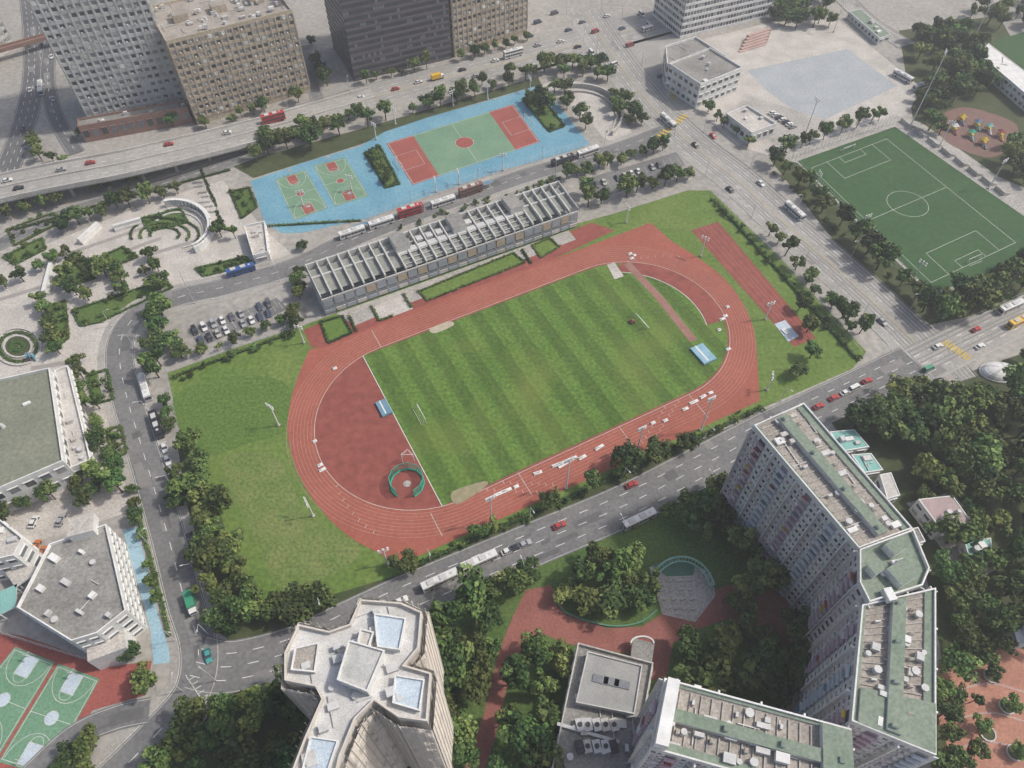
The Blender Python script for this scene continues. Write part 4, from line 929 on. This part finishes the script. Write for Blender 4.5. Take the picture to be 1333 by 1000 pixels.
row([(262,225),(275,255),(288,290)],4,1.6,2.0,.3,TS)
row([(5,380),(60,350),(110,330)],7,2.6,3.6,2);area([(60,345),(200,330),(230,370),(150,400),(80,400)],16,2.2,3.6)
row([(60,395),(72,440),(78,470)],6,2.6,3.4);row([(105,480),(118,560),(125,610)],6,2.4,3.6);row([(128,535),(140,590),(165,620)],6,2.2,3.2)
area([(100,620),(165,610),(170,645),(110,660)],10,2.8,4);area([(0,655),(70,630),(90,650),(0,680)],8,2.6,3.4)
row([(175,640),(200,740),(215,830)],6,1.6,2.4,.6);row([(290,310),(330,310),(345,320)],5,2.6,3.6);row([(420,330),(520,292),(640,252),(740,220)],8,2,3.2,1,p=.75)
row([(735,235),(800,215),(885,190)],6,2.2,3.4,1);row([(765,270),(830,250),(900,232)],6.5,2.8,4);area([(755,255),(785,250),(785,275),(760,278)],4,3.4,4.2)
area([(478,202),(493,197),(512,236),(502,240)],6,2.2,3.2,None,True);area([(684,132),(700,124),(728,160),(716,168)],7,2.2,3.2,None,True)
row([(610,262),(690,238)],7,2.4,3.4)
row([(110,180),(180,172),(255,158)],7,2.4,3.4);row([(270,168),(410,128)],6,2.4,3.2,p=.8);row([(405,60),(425,115)],5,2.6,3.6);row([(460,112),(590,82),(690,52)],7,2.2,3.2,p=.8);row([(40,170),(60,210),(100,215)],6,2.6,3.6)
row([(880,95),(905,130),(940,165),(990,205)],8,2.2,3.2,p=.8);row([(1040,405),(1055,470),(1020,500)],12,2.4,3.2)
row([(385,440),(395,330),(420,330)],5,2,2.8)
for px in shr: area(px,9,.9,1.7,random.choice(SH),True)
for px in([(282,670),(335,790)],[(930,262),(1118,470)],[(535,742),(990,534)],[(225,495),(385,434)],[(440,320),(880,190)],[(30,290),(300,215)],[(1000,215),(1200,405)]): 
    row(px,3,.9,1.9,1.6,SH[0],.6);row(px,3.6,.9,1.7,2,SH[1],.6)
hedge([(225,492),(300,464),(385,432)],1.2,1.1);hedge([(930,262),(1010,350),(1115,468)],1.3,1.1);hedge([(545,735),(760,640),(985,535)],1.5,1.2);hedge([(275,655),(300,740),(335,805)],1.4,1.2);hedge([(440,405),(400,350)],1.5,1.2);hedge([(180,665),(200,740),(222,830)],1.2,1.4)
hedge([(20,300),(150,262),(300,222)],1.3,1.1);hedge([(350,295),(470,288)],1.2,1.0)
# ---------- haze: a real layer of thin air ----------
hm=bpy.data.materials.new('haze_air');hm.use_nodes=True;hn=hm.node_tree;hn.nodes.clear();ho=hn.nodes.new('ShaderNodeOutputMaterial');vsn=hn.nodes.new('ShaderNodeVolumeScatter');vsn.inputs['Density'].default_value=.00038;vsn.inputs['Color'].default_value=(.94,.97,1,1);vsn.inputs['Anisotropy'].default_value=.2;hn.links.new(vsn.outputs[0],ho.inputs['Volume'])
hb=[(-900,-300),(1200,-300),(1200,1500),(-900,1500)];vv=[(x,y,z) for z in(-1,185) for x,y in hb];hme=bpy.data.meshes.new('haze');hme.from_pydata(vv,[],[(3,2,1,0),(4,5,6,7),(0,1,5,4),(1,2,6,5),(2,3,7,6),(3,0,4,7)]);hme.materials.append(hm);hob=bpy.data.objects.new('haze',hme);bpy.context.collection.objects.link(hob)
# ---------- light, world, camera ----------
el=math.radians(50);sd=Vector((.97,.18,0)).normalized();az=math.atan2(sd.x,sd.y)
d=Vector((sd.x*math.cos(el),sd.y*math.cos(el),math.sin(el)))
s=bpy.data.lights.new('sun','SUN');s.energy=3.0;s.angle=math.radians(3);s.color=(1,.955,.88);so=bpy.data.objects.new('sun',s);bpy.context.collection.objects.link(so);so.rotation_euler=d.to_track_quat('Z','Y').to_euler();so.location=(0,0,300)
w=bpy.data.worlds.new('World');bpy.context.scene.world=w;w.use_nodes=True;nt=w.node_tree;sk=nt.nodes.new('ShaderNodeTexSky');sk.sky_type='NISHITA';sk.sun_disc=False;sk.sun_elevation=el;sk.sun_rotation=az;sk.dust_density=4;nt.links.new(sk.outputs[0],nt.nodes['Background'].inputs[0]);nt.nodes['Background'].inputs[1].default_value=.145
c=bpy.data.cameras.new('camera');co=bpy.data.objects.new('camera',c);bpy.context.collection.objects.link(co);co.location=(0,0,HC);co.rotation_euler=(math.radians(90)-TH,0,0);c.sensor_width=36;c.lens=F/1333*36;c.clip_end=8000
sc=bpy.context.scene;sc.camera=co;sc.view_settings.view_transform='Standard';sc.view_settings.look='None';sc.view_settings.exposure=0
